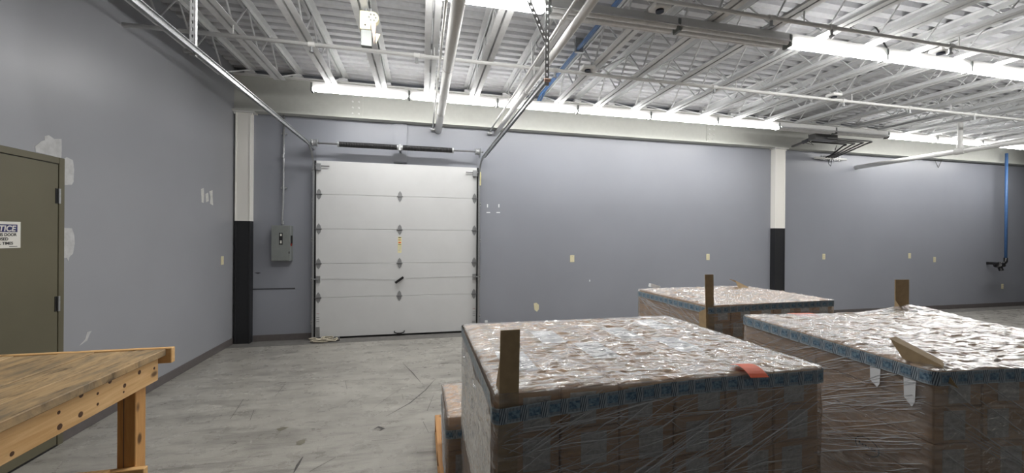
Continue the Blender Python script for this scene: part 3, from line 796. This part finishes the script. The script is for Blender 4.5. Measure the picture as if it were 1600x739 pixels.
for i in range(9): 
    x = ma.x+(mb_.x-ma.x)*(.2+.07*i); g(MB().cyl((x, 6.44, 3.17), (x+.02, 6.44, 3.265), .016, 8), 'manifold_fitting', 'galv', mf)
g(MB().tube([(ma.x+.35, 6.42, 3.2), (ma.x+.30, 6.4, 3.1), (ma.x+.36, 6.4, 3.05), (ma.x+.42, 6.42, 3.2), (ma.x+.38, 6.3, 3.45)], .006, 6), 'loose_wire', 'cable', smooth=True)

# slack black cable over the unlit lights and a cable loop
z = ZC+.02
def cable(pts, label):
    p0 = Vector(pts[0]); P = [Vector(p)-p0 for p in pts]; out = []
    for i in range(len(P)-1):
        a = P[max(i-1, 0)]; b = P[i]; c = P[i+1]; d = P[min(i+2, len(P)-1)]
        for j in range(6):
            t = j/6; out.append(.5*((2*b)+(c-a)*t+(2*a-5*b+4*c-d)*t*t+(3*b-a-3*c+d)*t**3))
    out.append(P[-1])
    T = thing('black_cable', label, 'cable', p0)
    MB().tube(out, .008, 6).build('cable_run', 'cable', T, smooth=True)
cable([ony(px, py, 3.3) for px, py in ((905, 17), (950, 22), (1000, 30), (1045, 34), (1100, 44), (1150, 53), (1200, 60), (1255, 65))], 'slack black cable draped above the unlit strip lights')
cable([ony(px, py, 3.45) for px, py in ((1325, 48), (1338, 37), (1356, 36), (1370, 45), (1378, 62), (1386, 76), (1386, 83), (1372, 82), (1340, 78))], 'loop of black cable hanging from a joist above the lit lights')

# small square ceiling boxes with dark lenses
def sensor(px, py, y, label):
    c = ony(px, py, y); c.z = ZC-.105
    T = thing('ceiling_sensor', label, 'sensor', c)
    MB().box(-.075, .075, -.06, .06, .02, .06).build('sensor_body', 'white', T, bevel=.008)
    MB().cyl((0, 0, .004), (0, 0, .021), .034, 14).build('dark_lens', 'lens_dark', T)
    MB().cyl((.05, 0, .05), (.05, 0, .11), .012, 8).build('stem', 'galv', T)
sensor(918, 119, 4.2, 'small white sensor box with dark lens under the sprinkler pipe near the blue air line')
sensor(1303, 156, 4.2, 'small white sensor box under the sprinkler pipe, short of the far column')
sensor(1031, 10, 2.95, 'small white sensor box with round dark lens above the unlit strip lights')
sensor(1470, 77, 2.95, 'small white sensor box with dark lens above the lit lights over the pallets')

# cream alarm device hung on a joist
DV = thing('alarm_device', 'dusty cream device with round grille clamped under a roof joist', 'device', (-.475, 3.67, 3.23))
MB().box(-.06, .03, -.03, .03, .14, .30).build('body', 'cream', DV, bevel=.004)
MB().box(-.05, .04, -.02, .03, 0, .14).build('lower_box', 'greybox', DV, bevel=.003)
gr = MB().cyl((.045, -.035, .245), (.045, .02, .245), .052, 18).build('round_grille', 'cream', DV)
for a in range(6):
    q = a*math.pi/3; MB().cyl((.045+.028*math.cos(q), -.037, .245+.028*math.sin(q)), (.045+.028*math.cos(q), -.033, .245+.028*math.sin(q)), .009, 6).build('grille_hole', 'greybox', gr)
MB().poly([Vector(p) for p in ((.03, -.032, .2), (.075, -.032, .2), (.06, -.032, .02))], (0, 1, 0), .02).build('side_strip', 'pink', DV)
MB().poly([Vector(p) for p in ((.07, -.03, .11), (.11, -.03, .11), (.075, -.03, .03))], (0, 1, 0), .02).build('pennant', 'cream', DV)
MB().cyl((-.01, 0, .29), (-.01, 0, ZC-3.23+.004), .012, 8).cyl((.03, 0, .29), (.03, 0, ZC-3.23+.004), .012, 8).build('clamp', 'galv', DV)
MB().cyl((-.015, -.034, .175), (-.015, -.03, .175), .007, 8).build('button', 'ink', DV)

# ------------------------------------------------------------------ disconnect switch + riser conduit
pA, pB = ony(424, 352, 6.36), ony(453, 408, 6.36)
DS = thing('disconnect_switch', 'grey electrical disconnect box with red-tipped handle on the wall', 'switch box', ((pA.x+pB.x)/2, YB, pB.z))
hw = (pB.x-pA.x)/2; hz = pA.z-pB.z
MB().box(-hw, hw, -.14, 0, 0, hz).build('enclosure', 'greybox', DS, bevel=.004)
MB().box(-hw+.003, hw-.025, -.147, -.14, .008, hz-.008).build('cover', 'greybox', DS, bevel=.002)
lb = MB().box(-.02, .028, -.149, -.147, hz*.46, hz*.79).build('label_plate', 'black', DS)
for z0, z1 in ((.705, .765), (.50, .535), (.545, .575)):
    MB().box(-.006, .016, -.150, -.149, hz*z0, hz*z1).build('label_mark', 'signwhite', lb)
hn = MB().tube([(hw+.006, -.10, hz*.44), (hw+.016, -.12, hz*.52), (hw+.016, -.12, hz*.72)], .011, 8).build('handle', 'black', DS)
MB().tube([(hw, -.10, hz*.43), (hw+.012, -.115, hz*.5)], .013, 8).build('handle_base', 'red', hn)
MB().box(hw-.014, hw-.004, -.149, -.14, hz*.21, hz*.27).build('latch', 'ink', DS)
cx_ = ony(441, 330, 6.45).x
CT = thing('riser_conduit', 'bright metal conduit rising from the disconnect box to the beam', 'conduit', (cx_, 6.45, pA.z))
o_ = Vector((cx_, 6.45, pA.z))
MB().tube([(0, 0, -.01), (.0, 0, .12), (.008, .01, .3), (.012, .015, .9), (.01, .01, ZB-pA.z)], .014, 10).build('conduit_run', 'galv', CT, smooth=True)
for zz in (.02, 1.0): MB().cyl((.005, .0, zz), (.006, .002, zz+.05), .02, 10).build('connector', 'galv', CT)
for zz in (.55, 1.35): MB().box(-.03, .05, .02, .05, zz, zz+.025).build('pipe_strap', 'galv', CT)

# ------------------------------------------------------------------ outlets and plates
def outlet(c, nrm, kind, label, w=.072, h=.115):
    T = thing('wall_plate', label, 'wall plate', c)
    if nrm == 'y': B = lambda x0, x1, z0, z1, d0, d1: MB().box(x0, x1, -d1, -d0, z0, z1)
    else: B = lambda x0, x1, z0, z1, d0, d1: MB().box(d0, d1, x0, x1, z0, z1)
    B(-w/2, w/2, -h/2, h/2, 0, .006).build('plate', 'ivory', T, bevel=.0015)
    if kind == 'duplex':
        for s_ in (-1, 1):
            r = B(-.017, .017, s_*.02-.014, s_*.02+.014, .006, .008).build('socket', 'ivory', T)
            for q in (-1, 1): B(q*.007-.0018, q*.007+.0018, s_*.02-.006, s_*.02+.007, .008, .0086).build('slot', 'ivdark', r)
    elif kind == 'switch': B(-.006, .006, -.014, .014, .006, .014).build('toggle', 'ivory', T)
    else:
        for s_ in (-1, 1): B(-.003, .003, s_*.04-.003, s_*.04+.003, .006, .0075).build('screw', 'ivdark', T)
outlet(ony(894, 404, YB), 'y', 'blank', 'blank ivory wall plate between overhead door and far column', .078, .122)
outlet(ony(1106, 401.5, YB), 'y', 'duplex', 'ivory duplex outlet on the wall just before the far column')
outlet(ony(1287, 401, YB), 'y', 'duplex', 'ivory duplex outlet on the wall just past the far column')
outlet(ony(1421, 399.5, YB), 'y', 'duplex', 'ivory outlet in the middle of the far wall stretch, higher of two')
outlet(ony(1460, 405.5, YB), 'y', 'duplex', 'ivory outlet in the middle of the far wall stretch, lower of two')
outlet(ony(1566, 447.5, YB), 'y', 'duplex', 'low ivory outlet on the wall below the blue air drop')
outlet(onx(347, 407, XL), 'x', 'switch', 'ivory wall plate on the side wall near the corner column')

# ------------------------------------------------------------------ scuffs on the floor
def scuff(px, w):
    P = [onz(x, y, 0) for x, y in px]; m = MB(); n = len(P)
    for i, p in enumerate(P):
        d = (P[min(i+1, n-1)]-P[max(i-1, 0)]).normalized(); s_ = Vector((-d.y, d.x, 0)); ww = w*(.3 if i in (0, n-1) else 1)
        m.v += [tuple(p+s_*ww+Vector((0, 0, .0012))), tuple(p-s_*ww+Vector((0, 0, .0012)))]
    m.f = [(2*i, 2*i+1, 2*i+3, 2*i+2) for i in range(n-1)]
    m.build('scuff_mark', 'scuff', FLOOR, fix=False)
q = 660/1600
def F(*pts): return [(100+x*q, 500+y*q) for x, y in pts]
for P, w in ((F((1405, 225), (1370, 265), (1310, 315), (1220, 365)), .006), (F((1285, 165), (1320, 200), (1352, 237)), .006), (F((1400, 285), (1375, 345)), .007),
             (F((1360, 385), (1380, 425)), .006), (F((905, 518), (885, 550), (870, 579)), .010), (F((835, 245), (800, 290)), .006), (F((960, 350), (990, 345)), .012),
             (F((1165, 458), (1225, 453)), .006), (F((1175, 413), (1190, 405), (1210, 412), (1195, 420)), .014), (F((1365, 178), (1393, 176)), .013),
             (F((1022, 241), (1038, 242)), .014), (F((940, 413), (950, 412)), .016), (F((1030, 520), (930, 575)), .006), (F((1065, 230), (1072, 262)), .006),
             (F((680, 300), (630, 375)), .007), (F((720, 340), (705, 380)), .006), (F((570, 190), (580, 191)), .012), (F((1070, 318), (1090, 300)), .006),
             (F((640, 470), (655, 465)), .013), (F((1280, 280), (1285, 300)), .005), (F((1280, 255), (1170, 335)), .004), (F((1065, 92), (1135, 92)), .008)):
    scuff(P, w)
def stain(px, mat):
    MB().poly([onz(x, y, .0004) for x, y in px], (0, 0, 1), .0006).build('floor_stain', mat, FLOOR)
MAT['stain'] = simple('oily_stain', (112, 108, 94), .6, var=.1)
stain(F((880, 462), (895, 455), (915, 453), (912, 465), (895, 474), (880, 473)), 'stain')
stain(F((805, 412), (830, 405), (852, 406), (835, 414), (815, 422)), 'stain')


# ------------------------------------------------------------------ workbench
TZ = .90; XE = -1.455; YEND = 2.72; YS = 0.9; XW = -2.50
WBK = thing('workbench', 'rough pine workbench with worn stained plank top', 'workbench', ((XE+XW)/2, (YEND+YS)/2, 0))
ow = Vector(((XE+XW)/2, (YEND+YS)/2, 0))
def wb(m, name, mat, par=None, **kw):
    m.v = [tuple(Vector(p)-ow) for p in m.v]; return m.build(name, mat, par or WBK, **kw)
xs = [XE, XE-.16, XE-.345, XE-.52, XE-.71, XE-.87, XW]
for i in range(6):
    dz = (0, -.002, .0015, -.001, .001, 0)[i]
    wb(MB().box(xs[i+1]+.0025, xs[i]-.0025, YS, YEND-.005, TZ-.038+dz, TZ+dz), 'plank', 'benchtop', bevel=.003)
wb(MB().box(XW, XE+.025, YEND-.005, YEND+.03, TZ-.085, TZ+.004), 'end_fascia', 'pinex', bevel=.003)
wb(MB().box(XE-.065, XE-.027, YS+.02, YEND-.03, TZ-.038-.135, TZ-.038), 'side_apron', 'pine', bevel=.003)
wb(MB().box(XW+.02, XW+.058, YS+.02, YEND-.03, TZ-.038-.135, TZ-.038), 'side_apron', 'pine', bevel=.003)
for y in (YS+.02, YEND-.1): wb(MB().box(XW+.058, XE-.065, y, y+.038, TZ-.038-.135, TZ-.038), 'end_apron', 'pinex', bevel=.003)
for kx, ky, kr in ((735, 208, .012), (657, 278, .011), (580, 255, .012), (428, 328, .012), (425, 430, .013), (315, 495, .013), (63, 638, .009), (310, 420, .008), (515, 320, .007), (813, 187, .008), (515, 376, .007), (652, 312, .006)):
    c_ = onx(kx/3.374, 520+ky/3.374, XE-.027)
    if c_.z > TZ-.045: c_.z = TZ-.052
    wb(MB().poly([Vector((XE-.0272, c_.y+kr*1.0*math.cos(a*.6283), c_.z+kr*math.sin(a*.6283))) for a in range(10)], (1, 0, 0), .0008), 'knot', 'knot')
for x in (XE-.066, XW+.06):
    for yb in (YEND-.15, YS+.15):
        s_ = 1 if x > -2 else -1
        xa, xb = (x-.085, x) if s_ > 0 else (x, x+.085)
        l_ = wb(MB().box(xa, xb, yb, yb+.084, 0, TZ-.04), 'leg', 'pinez', bevel=.003)
        wb(MB().box(xa+.03 if s_ > 0 else xb-.03-.003, (xa+.033) if s_ > 0 else xb-.03, yb-.0012, yb, .0, TZ-.1), 'leg_joint', 'scar', l_)
for yb in (YEND-.15-.037, YS+.15+.085):
    wb(MB().box(XW+.02, XE-.005, yb-.001, yb+.036, .21, .30), 'lower_stretcher', 'pinex', bevel=.003)
wb(MB().box(XW+.15, XE-.155, YS+.16, YEND-.19, .30, .318), 'lower_shelf', 'pine')

# ------------------------------------------------------------------ wrapped pallet loads
PALH = .14
def nz(x, y, z): return noise.noise(Vector((x, y, z)))
CM = {}
def carton_mesh(w, d, h):
    key = (round(w, 3), round(d, 3), round(h, 3))
    if key not in CM: CM[key] = MB().box(-w/2, w/2, -d/2, d/2, 0, h).mesh('carton', 'carton', bevel=.004)
    return CM[key]
def rrect(w, d, r, seg=5):
    pts = []
    for cx, cy, a0 in ((w/2-r, d/2-r, 0), (-w/2+r, d/2-r, 90), (-w/2+r, -d/2+r, 180), (w/2-r, -d/2+r, 270)):
        for i in range(seg+1):
            a = math.radians(a0+90*i/seg); pts.append((cx+r*math.cos(a), cy+r*math.sin(a), math.cos(a), math.sin(a)))
    # resample evenly
    out = []; n = len(pts)
    for i in range(n):
        p, q_ = pts[i], pts[(i+1) % n]; L = math.hypot(q_[0]-p[0], q_[1]-p[1]); k = max(1, int(L/.03))
        for j in range(k):
            t = j/k; out.append(tuple(p[c]+(q_[c]-p[c])*t for c in range(4)))
    return out
def ribbon_tape(parent, w, d, zfn, hgt, r=.03, off=.0165, name='tape_band'):
    P = rrect(w+2*off, d+2*off, r); n = len(P); m = MB(); U = []; u = 0
    for i in range(n+1):
        p = P[i % n]
        if i: u += math.hypot(p[0]-P[i-1][0], p[1]-P[i-1][1])
        zt = zfn(p[0], p[1]); m.v += [(p[0], p[1], zt-hgt), (p[0], p[1], zt)]; U.append(u)
    m.f = [(2*i, 2*i+2, 2*i+3, 2*i+1) for i in range(n)]
    me = m.mesh(name, 'tape', fix=False); uvl = me.uv_layers.new(name='UVMap')
    for pl in me.polygons:
        for li, vi in zip(pl.loop_indices, pl.vertices): uvl.data[li].uv = (U[vi//2], vi % 2)
    return link(name, me, parent)
def deck(parent, w, d, ox=0, oy=0):
    dd = link('pallet', None, parent, (ox, oy, 0)); parent = dd
    PM = []
    for yy in (-d/2, -.02, d/2-.04): MB().box(-w/2, w/2, yy, yy+.04, .02, .12).build('pallet_stringer', 'palletwood', parent, bevel=.002)
    n = 7; bw = .095
    me = MB().box(-bw/2, bw/2, -d/2, d/2, 0, .018).mesh('deck_board', 'palletwood', bevel=.002)
    for i in range(n):
        x = -w/2+bw/2+(w-bw)*i/(n-1); link('deck_board', me, parent, (x, 0, .12))
        if i in (0, 2, 4, 6): link('bottom_board', me, parent, (x, 0, .002))
def film(parent, w, d, h, amp, seed, z0=.06, tents=(), off=.0075, dropfn=None):
    # top sheet
    W2, D2_ = w/2+off, d/2+off; nu, nv = 170, 130
    def fn(u, v):
        x, y_ = (u*2-1)*W2, (v*2-1)*D2_
        e = min(1, min(W2-abs(x), D2_-abs(y_))/.05)
        a = nz(x*5+seed, y_*9, 0)*.45
        r1 = 1-min(1, abs(nz(x*5+seed+y_*3, y_*17-x*4, 3))*3.2); r2 = 1-min(1, abs(nz(x*13+seed, y_*22+x*9, 5))*2.6)
        r3 = 1-min(1, abs(nz(x*19-y_*8, y_*30+seed, 8))*2.2)
        # sharp pleats and crinkles over a gently bellied sheet
        zz = h+.004+amp*(max(0, a)+.42*r1*r1+.24*r2*r2+.14*r3)*e
        for tx, ty, th, tr in tents:
            q_ = math.hypot(x-tx, (y_-ty)*1.0)/tr
            if q_ < 1: zz += th*(1-q_)**1.6
        edge = max(0, 1-min(W2-abs(x), D2_-abs(y_))/.012)
        return (x, y_, zz-edge*.006)
    MB().grid(nu, nv, fn).build('stretch_film_top', 'film_top', parent, smooth=True, fix=False)
    P = rrect(2*W2, 2*D2_, .02); n = len(P); nv = 36; m = MB()
    for j in range(nv+1):
        z = z0+(h+.002-z0)*j/nv
        for p in P:
            a = nz(p[0]*9+seed, p[1]*9, z*14+p[0]*5)*.6+nz(p[0]*25, p[1]*25+seed, z*40)*.4
            o_ = .004+.006*max(-.4, a)*(1 if j < nv-1 else .2)
            m.v.append((p[0]+p[2]*o_, p[1]+p[3]*o_, z))
    for j in range(nv):
        for i in range(n):
            a = j*n+i; b = j*n+(i+1) % n; m.f.append((a, b, b+n, a+n))
    m.build('stretch_film_side', 'film_side', parent, smooth=True, fix=False)
def creases(parent, w, d, h, seed, faces, off=.0135, zmin=.3):
    # stretched folds of the film: thin raised ridges fanning across the faces
    rnd = random.Random(seed); m = MB()
    for face, cnt, slope, spread in faces:
        L = w if face in 'fb' else d
        for i in range(cnt):
            s0 = rnd.uniform(-.5, .5)*L; ln = rnd.uniform(.06, 1.0)**1.6*.75*L+.05; sl = slope+rnd.uniform(-spread, spread)
            z = rnd.uniform(zmin, h-.05); r0 = rnd.choice((.0005, .0006, .0008, .0011, .0016, .0024)); pts = []; rs = []
            for j in range(9):
                t = j/8; s = s0+(t-.5)*ln
                if abs(s) > L/2-.01: continue
                zz = z+(t-.5)*ln*sl+.006*math.sin(t*5+i)
                if zz > h-.01 or zz < .1: continue
                o_ = off+.002*math.sin(j*1.7+i)
                pts.append({'f': (s, -d/2-o_, zz), 'b': (-s, d/2+o_, zz), 'l': (-w/2-o_, -s, zz), 'r': (w/2+o_, s, zz)}[face]); rs.append(r0*(1-.8*abs(t-.5)*2)+.0002)
            if len(pts) > 2: m.tube(pts, r0, 6, True, rs)
    if m.v:
        o = m.build('film_creasing', 'crease', parent, fix=False, smooth=True); o['kind'] = 'stuff'
def cornerboard(parent, p0, p1, xdir, ydir, leg, taper=None, name='corner_board', th=.004):
    # L-profile board from p0 to p1; legs along xdir and ydir; second leg may taper away
    p0, p1 = Vector(p0), Vector(p1); xd, yd_ = Vector(xdir).normalized(), Vector(ydir).normalized()
    st = [(0, 1.0), (1, 1.0)] if taper is None else [(0, 1.0), (taper[0], 1.0), (taper[1], .06), (1, .06)]
    m = MB(); k = 0
    for t, f in st:
        p = p0.lerp(p1, t); L2_ = leg*f
        for q_ in (p, p+xd*leg, p+xd*leg+yd_*th, p+xd*th+yd_*th, p+xd*th+yd_*max(L2_, th*1.2), p+yd_*max(L2_, th*1.2)): m.v.append(tuple(q_))
    for i in range(len(st)-1):
        for j in range(6):
            a = i*6+j; b = i*6+(j+1) % 6; m.f.append((a, b, b+6, a+6))
    m.f += [tuple(range(6)), tuple(range((len(st)-1)*6, len(st)*6))]
    return m.build(name, 'board', parent)
TAPEM = {}
def load(name, label, fl, rot, w, d, h, nx, ny, nl, seed, side_labels='f', pal=None):
    # fl = world position of the front-left bottom corner
    c = Vector((fl[0], fl[1], 0))+Matrix.Rotation(rot, 3, 'Z') @ Vector((w/2, d/2, 0))
    T = thing(name, label, 'pallet load', c, rot)
    if pal: deck(T, *pal)
    else: deck(T, w-.01, d-.01)
    rnd = random.Random(seed); cw, cd, ch = w/nx, d/ny, (h-PALH)/nl
    me = carton_mesh(cw-.005, cd-.005, ch-.002); lab = None
    lbl = MB().box(-.045, .045, -.0012, 0, .012, ch-.018).mesh('shipping_label', 'greylabel')
    tp = MB().box(-.024, .024, -cd/2+.004, cd/2-.004, 0, .0008).mesh('packing_tape', 'ptape')
    for k_ in range(nl):
        for i in range(nx):
            for j in range(ny):
                # bottom layers inset a little less: the top layer sits slightly in
                x = -w/2+cw*(i+.5)+rnd.uniform(-.0015, .0015); y_ = -d/2+cd*(j+.5)+rnd.uniform(-.0015, .0015)
                dz = rnd.uniform(-.001, .0015) if k_ == nl-1 else 0
                o = link('carton', me, T, (x, y_, PALH+ch*k_+dz)); o.rotation_euler.z = rnd.uniform(-.004, .004)
                if k_ == nl-1: link('packing_tape', tp, o, (0, 0, ch-.002))
                if k_ >= nl-3 and j == 0 and 'f' in side_labels:
                    link('shipping_label', lbl, o, (rnd.uniform(-.035, .035), -cd/2+.0024, rnd.uniform(-.004, .004)))
                    if rnd.random() < .8:
                        pass
    return T, c
t_ = NT('packing_tape'); t_.bsdf(lin((196, 176, 150)), .25); MAT['ptape'] = t_.m
def toplabel(parent, c, rot, pw, ph, p, h, mat='paper', name='shipping_label', lift=.0015):
    q_ = Matrix.Rotation(-rot, 3, 'Z') @ (Vector((p[0], p[1], 0))-Vector((c.x, c.y, 0)))
    o = MB().box(-pw/2, pw/2, -ph/2, ph/2, 0, .0012).build(name, mat, parent, loc=(q_.x, q_.y, h+lift))
    return o

# ---- A: the big front load
wA, dA, hA = 1.245, .965, 1.09
A, cA = load('wrapped_pallet_load', 'wrapped carton stack with white labels on top, beside the low load', (.232, 1.20), 0.0, wA, dA, hA, 6, 2, 7, 1)
film(A, wA, dA, hA, .015, 11.3, off=.0075)
def zA(x, y_):
    s_ = (x+wA/2)/wA
    f = max(0, 1-s_/.45) if y_ < 0 else 0
    if x < -wA/2: f = max(0, min(1, .2-(y_-(-dA/2))/dA*.2)) if y_ > -dA/2+.03 else 1
    return hA-.004-.040*f+.002*math.sin(x*9)
ribbon_tape(A, wA, dA, zA, .05)
creases(A, wA, dA, hA, 3, (('f', 70, .10, .14), ('f', 55, .50, .10), ('f', 14, -.45, .1), ('l', 60, -.9, .35), ('r', 60, .3, .3)), zmin=.72)
for p in ((.60, 1.825), (.735, 1.572), (.992, 1.825), (1.14, 1.59), (1.27, 1.97), (.36, 1.50)):
    toplabel(A, cA, 0, .118, .225, p, hA, lift=.0008)
cornerboard(A, (-wA/2-.004, -dA/2-.004, .35), (-wA/2-.004+.012, -dA/2-.004, hA+.195), (1, 0, 0), (0, 1, 0), .062, (.79, .90))
ol = MB().grid(8, 1, lambda u, v: (.0+.068*(v-.5), -.055+.11*u, .012+.016*math.sin(u*math.pi)**.8-.010*(1-u))).build('orange_label', 'orange', A, fix=False)
q_ = onz(1170, 578, hA+.01); ol.location = (q_.x-cA.x, q_.y-cA.y, hA); ol.rotation_euler.z = -.12
ol.modifiers.new('thickness', 'SOLIDIFY').thickness = .0008

# extra loose layer of film swirled over the left face and corner
def fnA(u, v):
    y_ = -dA/2+.03+(dA-.06)*u; z = .55+(hA-.07-.55)*v
    e = min(1, min(u, 1-u, v, 1-v)*6)
    return (-wA/2-.016-.012*e*(.6+nz(y_*8, z*9, 2.2))-.004*nz(y_*30, z*24, 5), y_, z+.03*nz(y_*5, z*3, 9.1)*(1 if v > .9 else 0))
MB().grid(50, 40, fnA).build('loose_film_layer', 'film_thick', A, smooth=True, fix=False)

# ---- B: load at the back
wB, dB, hB = 1.25, .93, 1.06
B, cB = load('wrapped_pallet_load', 'wrapped carton stack nearest the back wall, one board fallen on top', (2.135, 2.60), .035, wB, dB, hB, 6, 2, 7, 2)
film(B, wB, dB, hB, .020, 47.7)
ribbon_tape(B, wB, dB, lambda x, y_: hB-.003-.012*max(0, 1-(x+wB/2)/wB*2), .05)
creases(B, wB, dB, hB, 8, (('f', 60, .2, .3), ('l', 110, -.35, .3)), zmin=.6)
cornerboard(B, (-wB/2-.004, -dB/2-.004, .3), (-wB/2-.035, -dB/2-.004, hB+.235), (1, 0, 0), (0, 1, 0), .075, (.70, .74))
rB = Matrix.Rotation(-.035, 3, 'Z')
fb = rB @ (onz(1172, 449.5, hB+.01)-Vector((cB.x, cB.y, 0))); ft = rB @ (ony(1141, 437, 3.42)-Vector((cB.x, cB.y, 0)))
cornerboard(B, (fb.x, fb.y, hB+.008), (ft.x, fb.y-.01, ft.z), (.15, -.3, -.75), (.15, 1, .05), .085)
wt = rB @ (onz(1019, 450, hB)-Vector((cB.x, cB.y, 0)))
MB().box(-.055, .055, -.02, .02, 0, .035, Matrix.Rotation(.3, 4, 'Y')).build('loose_flap', 'paper', B, loc=(wt.x, wt.y-.03, hB+.004))

# ---- C: load on the right
wC, dC, hC, rC = 1.23, 1.0, 1.10, -.125
C_, cC = load('wrapped_pallet_load', 'wrapped carton stack with a bent corner board and loose tape tails', (1.825, 1.06), rC, wC, dC, hC, 6, 2, 7, 3)
RC = Matrix.Rotation(-rC, 3, 'Z')
def locC(v): return RC @ (Vector(v)-Vector((cC.x, cC.y, 0)))
fl_ = Vector((3.02, 1.93, 0)); flc = locC(fl_)
film(C_, wC, dC, hC, .018, 83.1, tents=((flc.x, dC/2-.03, .05, .42), (.1, .1, .012, .5)))
ribbon_tape(C_, wC, dC, lambda x, y_: hC-.002-.004*math.sin(x*6), .05)
creases(C_, wC, dC, hC, 5, (('l', 190, .50, .10), ('f', 80, -.6, .15)), zmin=.5)
cornerboard(C_, (flc.x-.05, dC/2+.004, .8), (flc.x-.05, dC/2+.004, hC+.215), (1, 0, 0), (0, -1, .0), .10, (.5, .74))
tip = Vector((1.845, 1.215, 1.175)); bas = Vector((1.868, 1.062, hC+.012))
cornerboard(C_, locC(bas), locC(tip), RC @ Vector((-.05, -.55, -.75)), RC @ Vector((1, .35, -.05)), .082)
o = toplabel(C_, cC, rC, .16, .10, onz(1258, 492, hC), hC, 'orange', 'orange_label')
# loose tape tails on the left face
for s_, l_ in ((-.30, .085), (-.43, .11)):
    MB().poly([Vector((-wC/2-.012, s_+.022, hC-.05)), Vector((-wC/2-.012, s_-.022, hC-.05)), Vector((-wC/2-.014, s_-.02, hC-.05-l_*.8)), Vector((-wC/2-.014, s_-.01, hC-.05-l_)), Vector((-wC/2-.014, s_+.018, hC-.05-l_*.75))], (-1, 0, 0), .0006).build('tape_tail', 'paper', C_)
# printed round mark on the left face
gp = locC(onx(1363, 697, 1.88)); zc_ = gp.z
m = MB(); n = 26
gy = gp.y
for i in range(n):
    a = 2*math.pi*i/n
    if 3.75 < a < 4.5 : continue
    a2 = 2*math.pi*(i+1)/n; k = len(m.v)
    for aa in (a, a2):
        for rr in (.042, .046): m.v.append((-wC/2-.0006, gy-rr*math.cos(aa)*1.15, zc_+rr*math.sin(aa)*.8))
    m.f.append((k, k+1, k+3, k+2))
for i, hgt in enumerate((.014, .008, .010, .007, .011, .008)):
    k = len(m.v); y0 = gy+.036-.013*i
    m.v += [(-wC/2-.0006, y0, zc_-.006), (-wC/2-.0006, y0-.008, zc_-.006), (-wC/2-.0006, y0-.008, zc_-.006+hgt), (-wC/2-.0006, y0, zc_-.006+hgt)]; m.f.append((k, k+1, k+2, k+3))
m.build('printed_emblem', 'ink', C_, fix=False)

# ---- D: the low load behind A
wD, dD, hD = 1.15, .51, .54
Dl, cD = load('low_pallet_load', 'low wrapped carton stack on a wooden pallet behind the big front load', (.155, 2.28), 0.0, wD, dD, hD, 5, 1, 2, 4, pal=(1.22, .98, -.005, .20))
film(Dl, wD, dD, hD, .018, 21.9, z0=.15)
ribbon_tape(Dl, wD, dD, lambda x, y_: hD-.07, .05)
creases(Dl, wD, dD, hD, 9, (('l', 30, -.8, .4),), zmin=.2)
